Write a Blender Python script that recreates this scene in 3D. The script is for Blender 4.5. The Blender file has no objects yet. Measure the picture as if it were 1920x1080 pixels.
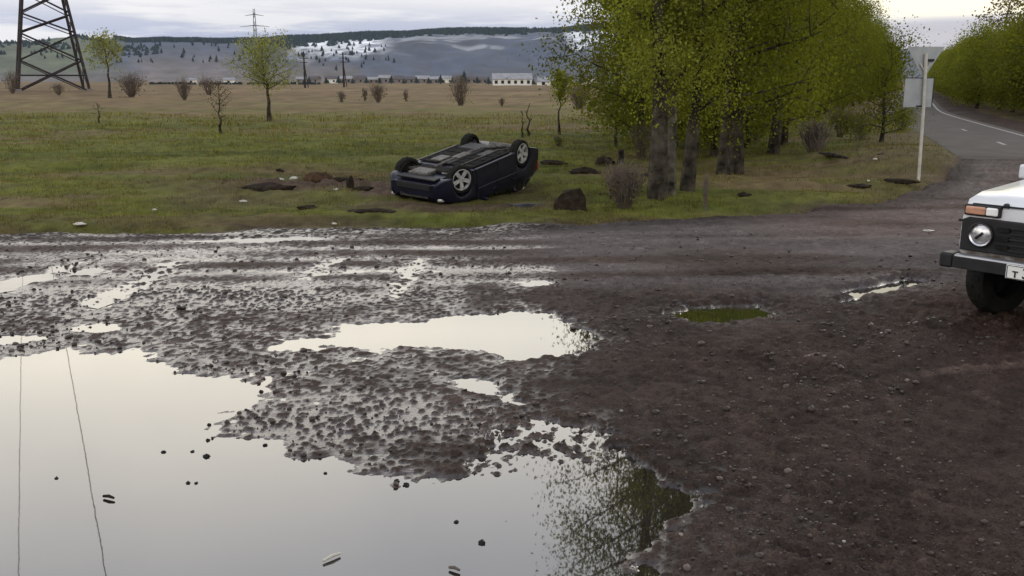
import bpy, bmesh, math, random
import numpy as np
from mathutils import Vector, Matrix, Euler
R_ = math.radians
SC = bpy.context.scene
COL = SC.collection
rng = np.random.default_rng(7)
random.seed(7)

# ------------------------------------------------------------------ camera
F = 1750.0                      # focal length in pixels of a 1920 wide frame
TH = math.atan(390 / F)
CH = 2.2
cam_d = bpy.data.cameras.new('camera')
cam_d.sensor_width = 36.0
cam_d.lens = 36.0 * F / 1920.0
cam_d.clip_start = 0.1
cam_d.clip_end = 12000
cam = bpy.data.objects.new('camera', cam_d)
COL.objects.link(cam)
cam.location = (0, 0, CH)
cam.rotation_euler = (math.pi / 2 - TH, 0, 0)
SC.camera = cam

# ------------------------------------------------------------------ world
SUN_EL, SUN_AZ = R_(24), R_(35)          # azimuth measured from +Y towards +X
w = bpy.data.worlds.new('World')
SC.world = w
w.use_nodes = True
wt = w.node_tree
wt.nodes.clear()


def wn(t, **k):
    n = wt.nodes.new(t)
    for a, b in k.items():
        setattr(n, a, b)
    return n


def wm(op, a, b=None, c=None, clamp=False):
    n = wn('ShaderNodeMath', operation=op, use_clamp=clamp)
    for i, v in enumerate((a, b, c)):
        if v is None:
            continue
        if isinstance(v, (int, float)):
            n.inputs[i].default_value = v
        else:
            wt.links.new(v, n.inputs[i])
    return n.outputs[0]


def wmap(v, a, b, c=0.0, d=1.0):
    n = wn('ShaderNodeMapRange', interpolation_type='SMOOTHSTEP')
    n.inputs[1].default_value = a
    n.inputs[2].default_value = b
    n.inputs[3].default_value = c
    n.inputs[4].default_value = d
    wt.links.new(v, n.inputs[0])
    return n.outputs[0]


def wmix(f, a, b, blend='MIX'):
    n = wn('ShaderNodeMix', data_type='RGBA', blend_type=blend)
    for s, v in ((n.inputs[0], f), (n.inputs[6], a), (n.inputs[7], b)):
        if isinstance(v, (int, float)):
            s.default_value = v
        elif isinstance(v, tuple):
            s.default_value = v
        else:
            wt.links.new(v, s)
    return n.outputs[2]


tc = wn('ShaderNodeTexCoord')
sp = wn('ShaderNodeSeparateXYZ')
wt.links.new(tc.outputs['Generated'], sp.inputs[0])
X, Y, Z = sp.outputs
el = wm('MULTIPLY', wm('ARCSINE', Z), 180 / math.pi)
az = wm('MULTIPLY', wm('ARCTAN2', X, Y), 180 / math.pi)
ramp = wn('ShaderNodeValToRGB')
wt.links.new(wmap(el, 0, 90) if False else wm('DIVIDE', el, 90.0, clamp=True), ramp.inputs[0])
stops = [(0.0, (.45, .51, .71)), (.022, (.50, .555, .76)), (.038, (.67, .70, .83)), (.050, (1.02, 1.0, 1.02)), (.10, (1.6, 1.5, 1.38)),
         (.17, (2.9, 2.72, 2.35)), (.23, (2.5, 2.38, 2.18)), (.32, (1.65, 1.67, 1.74)), (.44, (1.05, 1.1, 1.22)), (.62, (.78, .83, .95)), (1.0, (.60, .66, .80))]
cr = ramp.color_ramp
while len(cr.elements) < len(stops):
    cr.elements.new(0.5)
for e, (p, c) in zip(cr.elements, stops):
    e.position = p
    e.color = (*c, 1)
# streaks of stratus along the horizon, and softer patches higher up
cmb = wn('ShaderNodeCombineXYZ')
wt.links.new(wm('MULTIPLY', az, 0.045), cmb.inputs[0])
wt.links.new(wm('MULTIPLY', el, 0.42), cmb.inputs[1])
n1 = wn('ShaderNodeTexNoise')
n1.inputs['Scale'].default_value = 1.7
n1.inputs['Detail'].default_value = 7
n1.inputs['Roughness'].default_value = .55
wt.links.new(cmb.outputs[0], n1.inputs['Vector'])
streak = wmap(n1.outputs['Fac'], .45, .60)
low = wmap(el, 8, 14, 1, 0)
cloudy = wmix(wm('MULTIPLY', wm('MULTIPLY', streak, low), .85), ramp.outputs[0], (1.08, 1.06, 1.06, 1))
n2 = wn('ShaderNodeTexNoise')
n2.inputs['Scale'].default_value = 2.2
n2.inputs['Detail'].default_value = 5
wt.links.new(tc.outputs['Generated'], n2.inputs['Vector'])
cloudy = wmix(1.0, cloudy, wmix(wmap(n2.outputs['Fac'], .3, .7), (.9, .91, .93, 1), (1.08, 1.07, 1.05, 1)), 'MULTIPLY')
# warm break in the cloud towards the low sun, over a blue-grey bank
warm = wm('MULTIPLY', wmap(az, 12, 23), wmap(el, 2.9, 3.8))
cloudy = wmix(wm('MULTIPLY', warm, wmap(el, 16, 30, 1, 0)), cloudy, (1.35, 1.25, .98, 1))
bank = wm('MULTIPLY', wmap(az, 12, 20), wmap(el, 2.8, 3.5, 1, 0))
cloudy = wmix(wm('MULTIPLY', bank, .9), cloudy, (.52, .53, .62, 1))
sky = wn('ShaderNodeTexSky', sky_type='NISHITA', sun_disc=False)
sky.sun_elevation = SUN_EL
sky.sun_rotation = SUN_AZ
bg1 = wn('ShaderNodeBackground')
bg1.inputs[1].default_value = 0.05
wt.links.new(sky.outputs[0], bg1.inputs[0])
bg2 = wn('ShaderNodeBackground')
wt.links.new(cloudy, bg2.inputs[0])
bg2.inputs[1].default_value = 1.0
mixb = wn('ShaderNodeMixShader')
mixb.inputs[0].default_value = 0.90
wt.links.new(bg1.outputs[0], mixb.inputs[1])
wt.links.new(bg2.outputs[0], mixb.inputs[2])
wo = wn('ShaderNodeOutputWorld')
wt.links.new(mixb.outputs[0], wo.inputs[0])

# ------------------------------------------------------------------ sun
sd = bpy.data.lights.new('sun', 'SUN')
sd.energy = 0.7
sd.angle = R_(18)
sd.color = (1, .93, .82)
so = bpy.data.objects.new('sun', sd)
COL.objects.link(so)
sv = Vector((math.sin(SUN_AZ) * math.cos(SUN_EL), math.cos(SUN_AZ) * math.cos(SUN_EL), math.sin(SUN_EL)))
so.rotation_euler = sv.to_track_quat('Z', 'Y').to_euler()
so.location = sv * 200
SC.view_settings.view_transform = 'Standard'
SC.view_settings.look = 'None'
SC.view_settings.exposure = 0.0
SC.view_settings.gamma = 1.0
SC.view_settings.use_curve_mapping = False
SC.cycles.max_bounces = 6
SC.cycles.volume_bounces = 0
SC.cycles.use_denoising = True
SC.cycles.caustics_reflective = False
SC.cycles.caustics_refractive = False

# ------------------------------------------------------------------ pixel <-> place
FW = np.array([0, math.cos(TH), -math.sin(TH)])
UP = np.array([0, math.sin(TH), math.cos(TH)])


def G(px, py, z=0.0):
    """ground point seen at a pixel of the photograph"""
    d = FW + np.array([1, 0, 0]) * (px - 960) / F + UP * (540 - py) / F
    t = (z - CH) / d[2]
    return np.array([d[0] * t, d[1] * t, z])


def at(px, py, dist):
    """point at forward distance Y = dist on the ray of a pixel"""
    d = FW + np.array([1, 0, 0]) * (px - 960) / F + UP * (540 - py) / F
    t = dist / d[1]
    return np.array([d[0] * t, dist, CH + d[2] * t])


# ------------------------------------------------------------------ noise
def _hash(ix, iy, s):
    ix = np.asarray(ix); iy = np.asarray(iy)
    h = (ix.astype(np.int64) * 374761393 + iy.astype(np.int64) * 668265263 + s * 1442695041) & 0xffffffff
    h = ((h ^ (h >> 13)) * 1274126177) & 0xffffffff
    return ((h ^ (h >> 16)) & 0xffff) / 65535.0


def vn(x, y, s=0):
    ix, iy = np.floor(x), np.floor(y)
    fx, fy = x - ix, y - iy
    ix = ix.astype(np.int64)
    iy = iy.astype(np.int64)
    fx = fx * fx * (3 - 2 * fx)
    fy = fy * fy * (3 - 2 * fy)
    a = _hash(ix, iy, s) * (1 - fx) + _hash(ix + 1, iy, s) * fx
    b = _hash(ix, iy + 1, s) * (1 - fx) + _hash(ix + 1, iy + 1, s) * fx
    return a * (1 - fy) + b * fy - .5


def fbm(x, y, s=0, o=4, g=.5):
    t, a = 0, 1
    for i in range(o):
        t = t + vn(x, y, s + i * 17) * a
        x, y, a = x * 2.03 + 5.1, y * 2.03 + 3.7, a * g
    return t


def stones(x, y, s):
    """rounded bumps, one per jittered cell: 0 between, up to 1 on a stone"""
    ix, iy = np.floor(x), np.floor(y)
    best = np.zeros_like(x)
    for dx in (-1, 0, 1):
        for dy in (-1, 0, 1):
            cx, cy = ix + dx, iy + dy
            jx = cx + _hash(cx, cy, s)
            jy = cy + _hash(cx, cy, s + 5)
            r = .18 + .5 * _hash(cx, cy, s + 9) ** 2
            d = ((x - jx) ** 2 + (y - jy) ** 2) / (r * r)
            best = np.maximum(best, np.sqrt(np.clip(1 - d, 0, 1)) * r * 1.4)
    return best


def sst(a, b, x):
    t = np.clip((x - a) / (b - a), 0, 1)
    return t * t * (3 - 2 * t)


# ------------------------------------------------------------------ mesh helpers
def tag(o, label=None, cat=None, group=None, kind=None):
    if label:
        o['label'] = label
    if cat:
        o['category'] = cat
    if group:
        o['group'] = group
    if kind:
        o['kind'] = kind
    return o


def fast_mesh(name, V, Fq, smooth=True, col=None, cname='Col', extra=None):
    """V (n,3); Fq (m,k) faces with the same corner count"""
    V = np.asarray(V, dtype=np.float32)
    Fq = np.asarray(Fq, dtype=np.int32)
    me = bpy.data.meshes.new(name)
    m, k = Fq.shape
    me.vertices.add(len(V))
    me.vertices.foreach_set('co', V.ravel())
    me.loops.add(m * k)
    me.loops.foreach_set('vertex_index', Fq.ravel())
    me.polygons.add(m)
    me.polygons.foreach_set('loop_start', np.arange(0, m * k, k, dtype=np.int32))
    me.polygons.foreach_set('use_smooth', np.full(m, smooth, dtype=bool))
    me.update(calc_edges=True)
    if col is not None:
        a = me.attributes.new(cname, 'FLOAT_COLOR', 'POINT')
        c = np.ones((len(V), 4), dtype=np.float32)
        c[:, :3] = col
        a.data.foreach_set('color', c.ravel())
    if extra:
        for nm, arr in extra.items():
            a = me.attributes.new(nm, 'FLOAT', 'POINT')
            a.data.foreach_set('value', np.asarray(arr, dtype=np.float32))
    return me


def link(name, me, mat=None, parent=None):
    o = bpy.data.objects.new(name, me)
    COL.objects.link(o)
    if parent is not None:
        o.parent = parent
    if mat is not None:
        me.materials.clear()
        me.materials.append(mat)
    return o


def empty(name, loc=(0, 0, 0), rot=(0, 0, 0)):
    o = bpy.data.objects.new(name, None)
    COL.objects.link(o)
    o.location = loc
    o.rotation_euler = rot
    o.empty_display_size = .2
    return o


class MB:
    """collects shapes into one mesh"""

    def __init__(s):
        s.v, s.f = [], []

    def add(s, v, f):
        b = len(s.v)
        s.v += [tuple(p) for p in v]
        s.f += [tuple(i + b for i in q) for q in f]
        return s

    def box(s, c, d, rot=None, taper=1.0):
        x, y, z = (q / 2 for q in d)
        P = [Vector((sx * x * (taper if sz > 0 else 1), sy * y * (taper if sz > 0 else 1), sz * z))
             for sz in (-1, 1) for sy in (-1, 1) for sx in (-1, 1)]
        if rot is not None:
            M = rot if isinstance(rot, Matrix) else Euler(rot).to_matrix()
            P = [M @ p for p in P]
        P = [p + Vector(c) for p in P]
        return s.add(P, [(0, 2, 3, 1), (4, 5, 7, 6), (0, 1, 5, 4), (2, 6, 7, 3), (0, 4, 6, 2), (1, 3, 7, 5)])

    def tube(s, pts, rad, n=8, caps=True):
        pts = [Vector(p) for p in pts]
        if isinstance(rad, (int, float)):
            rad = [rad] * len(pts)
        b = len(s.v)
        for i, p in enumerate(pts):
            t = (pts[min(i + 1, len(pts) - 1)] - pts[max(i - 1, 0)]).normalized()
            a = Vector((0, 0, 1)) if abs(t.z) < .9 else Vector((1, 0, 0))
            u = t.cross(a).normalized()
            q = t.cross(u)
            for k in range(n):
                an = 2 * math.pi * k / n
                s.v.append(tuple(p + (u * math.cos(an) + q * math.sin(an)) * rad[i]))
        for i in range(len(pts) - 1):
            for k in range(n):
                s.f.append((b + i * n + k, b + i * n + (k + 1) % n, b + (i + 1) * n + (k + 1) % n, b + (i + 1) * n + k))
        if caps:
            s.f.append(tuple(b + k for k in reversed(range(n))))
            e = b + (len(pts) - 1) * n
            s.f.append(tuple(e + k for k in range(n)))
        return s

    def lathe(s, prof, n=24, axis='y', c=(0, 0, 0), close=False):
        """prof: (along, radius) list"""
        b = len(s.v)
        for (a, r) in prof:
            for k in range(n):
                an = 2 * math.pi * k / n
                u, w_ = r * math.cos(an), r * math.sin(an)
                p = {'y': (u, a, w_), 'x': (a, u, w_), 'z': (u, w_, a)}[axis]
                s.v.append((p[0] + c[0], p[1] + c[1], p[2] + c[2]))
        m = len(prof)
        for i in range(m - 1 + (1 if close else 0)):
            j = (i + 1) % m
            for k in range(n):
                s.f.append((b + i * n + k, b + i * n + (k + 1) % n, b + j * n + (k + 1) % n, b + j * n + k))
        return s

    def mesh(s, name, smooth=False):
        me = bpy.data.meshes.new(name)
        me.from_pydata(s.v, [], s.f)
        bm = bmesh.new()
        bm.from_mesh(me)
        bmesh.ops.recalc_face_normals(bm, faces=bm.faces)
        bm.to_mesh(me)
        bm.free()
        if smooth:
            me.shade_smooth() if hasattr(me, 'shade_smooth') else None
            try:
                me.set_sharp_from_angle(angle=R_(38))
            except Exception:
                pass
        return me

    def build(s, name, mat, parent=None, smooth=False, bevel=0):
        o = link(name, s.mesh(name, smooth), mat, parent)
        if bevel:
            m = o.modifiers.new('bevel', 'BEVEL')
            m.width = bevel
            m.segments = 2
            m.limit_method = 'ANGLE'
        return o


# ------------------------------------------------------------------ materials
def mat(name, col=(.5, .5, .5), rough=.6, metal=0.0, spec=.5, var=.25, scale=8.0, bump=0.0, bscale=40.0, attr=None, coat=0.0, ior=None,
        rnd=0.0):
    m = bpy.data.materials.new(name)
    m.use_nodes = True
    t = m.node_tree
    p = t.nodes['Principled BSDF']
    p.inputs['Roughness'].default_value = rough
    p.inputs['Metallic'].default_value = metal
    p.inputs['Specular IOR Level'].default_value = spec
    if ior:
        p.inputs['IOR'].default_value = ior
    if coat:
        p.inputs['Coat Weight'].default_value = coat
        p.inputs['Coat Roughness'].default_value = .08
    co = t.nodes.new('ShaderNodeTexCoord')
    no = t.nodes.new('ShaderNodeTexNoise')
    no.inputs['Scale'].default_value = scale
    no.inputs['Detail'].default_value = 6
    t.links.new(co.outputs['Object'], no.inputs['Vector'])
    mr = t.nodes.new('ShaderNodeMapRange')
    mr.inputs[1].default_value = .3
    mr.inputs[2].default_value = .7
    mr.inputs[3].default_value = 1 - var
    mr.inputs[4].default_value = 1 + var
    t.links.new(no.outputs['Fac'], mr.inputs[0])
    mx = t.nodes.new('ShaderNodeMix')
    mx.data_type = 'RGBA'
    mx.blend_type = 'MULTIPLY'
    mx.inputs[0].default_value = 1
    if attr:
        at_ = t.nodes.new('ShaderNodeAttribute')
        at_.attribute_name = attr
        t.links.new(at_.outputs['Color'], mx.inputs[6])
    else:
        mx.inputs[6].default_value = (*col, 1)
    t.links.new(mr.outputs[0], mx.inputs[7])
    last = mx.outputs[2]
    if rnd:
        oi = t.nodes.new('ShaderNodeObjectInfo')
        m2 = t.nodes.new('ShaderNodeMapRange')
        m2.inputs[3].default_value = 1 - rnd
        m2.inputs[4].default_value = 1 + rnd
        t.links.new(oi.outputs['Random'], m2.inputs[0])
        mz = t.nodes.new('ShaderNodeMix')
        mz.data_type = 'RGBA'
        mz.blend_type = 'MULTIPLY'
        mz.inputs[0].default_value = 1
        t.links.new(last, mz.inputs[6])
        t.links.new(m2.outputs[0], mz.inputs[7])
        last = mz.outputs[2]
    t.links.new(last, p.inputs['Base Color'])
    if bump:
        nb = t.nodes.new('ShaderNodeTexNoise')
        nb.inputs['Scale'].default_value = bscale
        nb.inputs['Detail'].default_value = 5
        t.links.new(co.outputs['Object'], nb.inputs['Vector'])
        b = t.nodes.new('ShaderNodeBump')
        b.inputs['Strength'].default_value = bump
        b.inputs['Distance'].default_value = .02
        t.links.new(nb.outputs['Fac'], b.inputs['Height'])
        t.links.new(b.outputs[0], p.inputs['Normal'])
    return m


def leaf_mat(name, col, trans=.35, var=.35, rnd=.25):
    m = mat(name, col, .7, spec=.08, var=var, scale=1.3, attr='Col', rnd=rnd)
    t = m.node_tree
    p = t.nodes['Principled BSDF']
    tr = t.nodes.new('ShaderNodeBsdfTranslucent')
    src = p.inputs['Base Color'].links[0].from_socket
    hs = t.nodes.new('ShaderNodeMix')
    hs.data_type = 'RGBA'
    hs.blend_type = 'MULTIPLY'
    hs.inputs[0].default_value = 1
    hs.inputs[7].default_value = (1.5, 1.4, .7, 1)
    t.links.new(src, hs.inputs[6])
    t.links.new(hs.outputs[2], tr.inputs[0])
    ms = t.nodes.new('ShaderNodeMixShader')
    ms.inputs[0].default_value = trans
    t.links.new(p.outputs[0], ms.inputs[1])
    t.links.new(tr.outputs[0], ms.inputs[2])
    t.links.new(ms.outputs[0], t.nodes['Material Output'].inputs[0])
    return m


def ground_mat():
    m = bpy.data.materials.new('soil_and_grass')
    m.use_nodes = True
    t = m.node_tree
    p = t.nodes['Principled BSDF']
    a = t.nodes.new('ShaderNodeAttribute')
    a.attribute_name = 'Col'
    wv = t.nodes.new('ShaderNodeAttribute')
    wv.attribute_name = 'wet'
    co = t.nodes.new('ShaderNodeTexCoord')
    n1_ = t.nodes.new('ShaderNodeTexNoise')
    n1_.inputs['Scale'].default_value = 60
    n1_.inputs['Detail'].default_value = 7
    n1_.inputs['Roughness'].default_value = .7
    t.links.new(co.outputs['Object'], n1_.inputs['Vector'])
    mr = t.nodes.new('ShaderNodeMapRange')
    mr.inputs[1].default_value = .32
    mr.inputs[2].default_value = .68
    mr.inputs[3].default_value = .5
    mr.inputs[4].default_value = 1.5
    t.links.new(n1_.outputs['Fac'], mr.inputs[0])
    mx = t.nodes.new('ShaderNodeMix')
    mx.data_type = 'RGBA'
    mx.blend_type = 'MULTIPLY'
    mx.inputs[0].default_value = 1
    t.links.new(a.outputs['Color'], mx.inputs[6])
    t.links.new(mr.outputs[0], mx.inputs[7])
    t.links.new(mx.outputs[2], p.inputs['Base Color'])
    rr = t.nodes.new('ShaderNodeMapRange')
    rr.inputs[1].default_value = .25
    rr.inputs[3].default_value = .9
    rr.inputs[4].default_value = .16
    t.links.new(wv.outputs['Fac'], rr.inputs[0])
    t.links.new(rr.outputs[0], p.inputs['Roughness'])
    r2 = t.nodes.new('ShaderNodeMapRange')
    r2.inputs[3].default_value = .06
    r2.inputs[4].default_value = .6
    t.links.new(wv.outputs['Fac'], r2.inputs[0])
    t.links.new(r2.outputs[0], p.inputs['Specular IOR Level'])
    nb = t.nodes.new('ShaderNodeTexNoise')
    nb.inputs['Scale'].default_value = 55
    nb.inputs['Detail'].default_value = 6
    t.links.new(co.outputs['Object'], nb.inputs['Vector'])
    b = t.nodes.new('ShaderNodeBump')
    bs = t.nodes.new('ShaderNodeMapRange')
    bs.inputs[1].default_value = .3
    bs.inputs[3].default_value = .9
    bs.inputs[4].default_value = .22
    t.links.new(wv.outputs['Fac'], bs.inputs[0])
    t.links.new(bs.outputs[0], b.inputs['Strength'])
    b.inputs['Distance'].default_value = .016
    t.links.new(nb.outputs['Fac'], b.inputs['Height'])
    t.links.new(b.outputs[0], p.inputs['Normal'])
    return m


M_GROUND = ground_mat()
M_WATER = mat('puddle_water', (.020, .017, .014), .02, spec=.5, var=.15, scale=1.5, ior=2.3, bump=.014, bscale=2.2)
M_GREENWATER = mat('mirrored_green_water', (.034, .036, .010), .03, spec=.5, var=.2, scale=1.5, ior=1.7)  # green of the mirrored trees is put into the water colour
M_ASPHALT = mat('worn_asphalt', (.066, .057, .055), .9, spec=.2, var=.2, scale=1.2, bump=.2, bscale=60)
M_PAINT = mat('road_paint', (.17, .16, .15), .7, var=.3, scale=6)
M_STONE = mat('wet_stone', (.075, .062, .055), .5, spec=.3, var=.4, scale=14, attr='Col')
M_BARK = mat('dark_bark', (.046, .039, .030), .95, spec=.1, var=.85, scale=5, bump=.8, bscale=18)
M_PALEBARK = mat('pale_bark', (.080, .072, .055), .9, spec=.1, var=.9, scale=6, bump=.5, bscale=14)
M_TWIG = mat('bare_twig', (.12, .094, .078), .9, var=.3, scale=6)
M_STEEL = mat('rusty_steel', (.036, .028, .029), .85, spec=.2, var=.4, scale=2)
M_FARSTEEL = mat('grey_steel', (.16, .165, .19), .7, var=.2, scale=2)
M_GALV = mat('galvanised_sheet', (.34, .36, .38), .5, metal=.35, var=.12, scale=5)
M_POST = mat('pale_post', (.48, .46, .42), .6, var=.2, scale=6)
M_DARK = mat('black_plastic', (.016, .016, .018), .6, spec=.3, var=.25, scale=9)
M_TYRE = mat('tyre_rubber', (.013, .013, .012), .9, spec=.15, var=.3, scale=9, bump=.3, bscale=60)
M_NAVY = mat('navy_car_paint', (.006, .007, .017), .42, spec=.25, var=.4, scale=5, coat=.08)
M_UNDER = mat('dirty_underbody', (.016, .015, .014), .92, spec=.12, var=.7, scale=7)
M_DULL = mat('dull_exhaust_metal', (.11, .10, .09), .6, metal=.5, var=.6, scale=14)
M_METAL = mat('dull_metal', (.42, .41, .4), .42, metal=.8, var=.25, scale=9)
M_ALLOY = mat('alloy_rim', (.46, .46, .47), .45, metal=.4, var=.4, scale=14)
M_GLASS = mat('dark_glass', (.01, .011, .013), .06, spec=.7, var=.1)
M_WHITE = mat('white_car_paint', (.68, .69, .72), .22, spec=.5, var=.05, scale=2, coat=.5)
def add_splash(m):
    t = m.node_tree
    p = t.nodes['Principled BSDF']
    src = p.inputs['Base Color'].links[0].from_socket
    co = t.nodes.new('ShaderNodeTexCoord')
    sx = t.nodes.new('ShaderNodeSeparateXYZ')
    t.links.new(co.outputs['Object'], sx.inputs[0])
    n = t.nodes.new('ShaderNodeTexNoise')
    n.inputs['Scale'].default_value = 9
    n.inputs['Detail'].default_value = 8
    t.links.new(co.outputs['Object'], n.inputs['Vector'])
    a = t.nodes.new('ShaderNodeMath')
    a.operation = 'MULTIPLY_ADD'
    a.inputs[1].default_value = .9
    t.links.new(n.outputs['Fac'], a.inputs[0])
    t.links.new(sx.outputs[2], a.inputs[2])
    r = t.nodes.new('ShaderNodeMapRange')
    r.inputs[1].default_value = 1.30
    r.inputs[2].default_value = .95
    t.links.new(a.outputs[0], r.inputs[0])
    x = t.nodes.new('ShaderNodeMix')
    x.data_type = 'RGBA'
    x.inputs[7].default_value = (.13, .10, .08, 1)
    t.links.new(r.outputs[0], x.inputs[0])
    t.links.new(src, x.inputs[6])
    t.links.new(x.outputs[2], p.inputs['Base Color'])


add_splash(M_WHITE)
M_LENS = mat('clear_lens', (.55, .55, .56), .12, metal=.55, var=.35, scale=22)
M_ORANGE = mat('orange_lens', (.50, .26, .17), .2, var=.2, scale=20)
M_CLEAR = mat('white_lens', (.85, .85, .83), .15, var=.08, scale=20)
M_CHROME = mat('chrome', (.62, .62, .64), .18, metal=1, var=.08)
M_BUMPER = mat('aluminium_bumper', (.36, .36, .38), .4, metal=.8, var=.1)
M_PLATE = mat('plate_white', (.78, .78, .76), .45, var=.05)
M_INK = mat('plate_black', (.012, .012, .012), .5, var=.05)
M_RAG = mat('pale_litter', (.46, .44, .39), .7, var=.15, scale=20)
M_SOD = mat('torn_sod', (.026, .019, .014), .95, spec=.08, var=.5, scale=9, bump=.8, bscale=20)
M_REDSOD = mat('reddish_sod', (.060, .036, .022), .95, spec=.08, var=.5, scale=9, bump=.8, bscale=20)
M_CONIFER = mat('far_conifer', (.022, .032, .03), .95, var=.35, scale=.05, rnd=.3)
M_HILL = mat('hill_ground', (.1, .1, .1), .95, var=.22, scale=.012, attr='Col')
M_WALL = mat('house_wall', (.20, .17, .16), .9, var=.15, scale=.5)
M_WALLW = mat('white_shed_wall', (.75, .73, .68), .8, var=.08, scale=.5)
M_ROOF = mat('dark_roof', (.09, .08, .085), .8, var=.25, scale=.6)
M_ROOFG = mat('grey_roof', (.26, .26, .28), .8, var=.2, scale=.6)
M_WIN = mat('far_window', (.02, .022, .025), .15, var=.1)
M_REDPAINT = mat('sign_red', (.22, .02, .016), .5, var=.1)
L_NEAR = leaf_mat('young_leaves', (.1, .12, .03), .45, var=.25)
L_BELT = leaf_mat('shelterbelt_leaves', (.05, .065, .012), .42, var=.3, rnd=.18)
L_DRY = leaf_mat('dry_grass', (.2, .16, .09), .5, var=.2, rnd=0)

# ------------------------------------------------------------------ ground layout
def Gxy(L):
    return np.array([G(*q)[:2] for q in L])


_edge = Gxy([(-300, 452), (0, 441), (350, 434), (700, 428), (960, 424), (1200, 417), (1400, 408), (1520, 400), (1620, 386), (1720, 366),
             (1775, 345), (1800, 326)])
EX = np.concatenate([[-60], _edge[:, 0], [14.2, 18.5, 26, 34, 60, 120]])
EY = np.concatenate([[11.5], _edge[:, 1], [30, 42, 60, 80, 140, 270]])


def edge_y(x):
    return np.interp(x, EX, EY)


# puddles: (name, label, outline in photo pixels, depth m, green)
PUD = [
    ('puddle', 'largest puddle filling the lower left foreground, mirroring pale sky and a tree',
     [(-250, 720), (-120, 690), (0, 676), (60, 668), (130, 657), (200, 652), (258, 660), (300, 682), (360, 700), (430, 712), (512, 718), (495, 740),
      (470, 765), (440, 790), (412, 806), (450, 813), (500, 815), (540, 838), (600, 852), (660, 872), (720, 892), (785, 900), (850, 893),
      (875, 880), (905, 850), (950, 815), (1010, 788), (1060, 792), (1120, 812), (1180, 842), (1240, 880), (1288, 925), (1300, 965), (1275, 1010),
      (1235, 1040), (1210, 1080), (1200, 1180), (700, 1500), (-300, 1500), (-500, 1000)], .05, 0),
    ('puddle', 'long white puddle in the middle of the road with a streaked right end',
     [(480, 660), (520, 636), (600, 628), (640, 608), (700, 603), (780, 605), (830, 590), (920, 585), (1000, 585), (1062, 596), (1112, 622), (1112, 652),
      (1060, 670), (1000, 678), (940, 682), (915, 662), (860, 656), (760, 653), (700, 661), (620, 655), (560, 662)], .045, 0),
    ('puddle', 'narrow wet channel leading from road puddle down to the largest puddle',
     [(848, 712), (890, 710), (945, 735), (1005, 756), (985, 772), (930, 762), (880, 738)], .016, 0),
    ('puddle', 'olive green puddle right of centre mirroring dark trees',
     [(1235, 592), (1285, 577), (1360, 573), (1435, 575), (1482, 590), (1445, 605), (1370, 611), (1295, 609)], .04, 1),
    ('puddle', 'thin bright puddle along the far verge left of overturned car',
     [(335, 453), (450, 446), (560, 443), (645, 445), (605, 451), (480, 456)], .02, 0),
    ('puddle', 'slanting bright puddle at left frame edge on the road',
     [(-40, 530), (60, 514), (125, 494), (165, 490), (105, 521), (40, 541), (-40, 555)], .02, 0),
    ('puddle', 'short thin puddle beside the slanting one on left of road',
     [(108, 511), (180, 504), (242, 507), (200, 515), (128, 517)], .016, 0),
    ('puddle', 'small puddle strip at left frame edge just beyond largest puddle',
     [(-60, 634), (70, 629), (84, 637), (40, 644), (-60, 648)], .02, 0),
    ('puddle', 'pale puddle strip above the largest puddle near left side',
     [(118, 615), (200, 607), (268, 612), (202, 623), (138, 621)], .018, 0),
    ('puddle', 'white puddle sliver on the road in front of white car',
     [(1552, 550), (1640, 535), (1700, 521), (1764, 530), (1694, 551), (1600, 560)], .028, 0),
    ('puddle', 'tiny white puddle below the sliver near the white car',
     [(1556, 567), (1612, 558), (1630, 568), (1580, 579)], .028, 0),
    ('puddle', 'diagonal wet wheel track with water on road, left of centre',
     [(565, 524), (600, 494), (640, 482), (656, 488), (612, 511), (580, 533)], .010, 0),
    ('puddle', 'curved wet wheel track with water in the road centre',
     [(722, 545), (755, 502), (788, 484), (796, 498), (772, 530), (745, 566)], .009, 0),
    ('puddle', 'broad diagonal wet wheel track left on the muddy road',
     [(145, 570), (220, 540), (308, 494), (342, 489), (322, 516), (252, 551), (178, 578)], .010, 0),
    ('puddle', 'tiny bright puddle dash in the road centre beyond long puddle',
     [(968, 531), (1020, 527), (1034, 533), (985, 537)], .016, 0),
]
PUDW = [Gxy(p[2]) for p in PUD]


def sdist(P, poly):
    """signed distance (negative inside) of points to a polygon, far points clipped"""
    d2 = np.full(len(P), 1e9)
    ins = np.zeros(len(P), bool)
    n = len(poly)
    for i in range(n):
        a, b = poly[i], poly[(i + 1) % n]
        e = b - a
        t = np.clip(((P - a) @ e) / (e @ e + 1e-12), 0, 1)
        q = P - a - t[:, None] * e
        d2 = np.minimum(d2, (q * q).sum(1))
        c = ((a[1] <= P[:, 1]) & (b[1] > P[:, 1])) | ((b[1] <= P[:, 1]) & (a[1] > P[:, 1]))
        with np.errstate(divide='ignore', invalid='ignore'):
            xi = a[0] + (P[:, 1] - a[1]) / (b[1] - a[1]) * e[0]
        ins ^= c & (P[:, 0] < xi)
    d = np.sqrt(d2)
    return np.where(ins, -d, d)


# the asphalt road on the right: centre line, half width, height
RC = np.array([(9.6, 13.0), (14.2, 25.6), (17.2, 34.4), (19.7, 42.3), (25.7, 60.7), (37.2, 88), (73.5, 175), (127, 300)])
_p = []
for _i in range(len(RC) - 1):
    for _t in np.linspace(0, 1, 7)[:-1]:
        _p.append(RC[_i] * (1 - _t) + RC[_i + 1] * _t)
_p.append(RC[-1])
RC = np.array(_p)
for _ in range(4):
    RC[1:-1] = (RC[:-2] + 2 * RC[1:-1] + RC[2:]) / 4
RW = 1.95
RZ = .16


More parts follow.
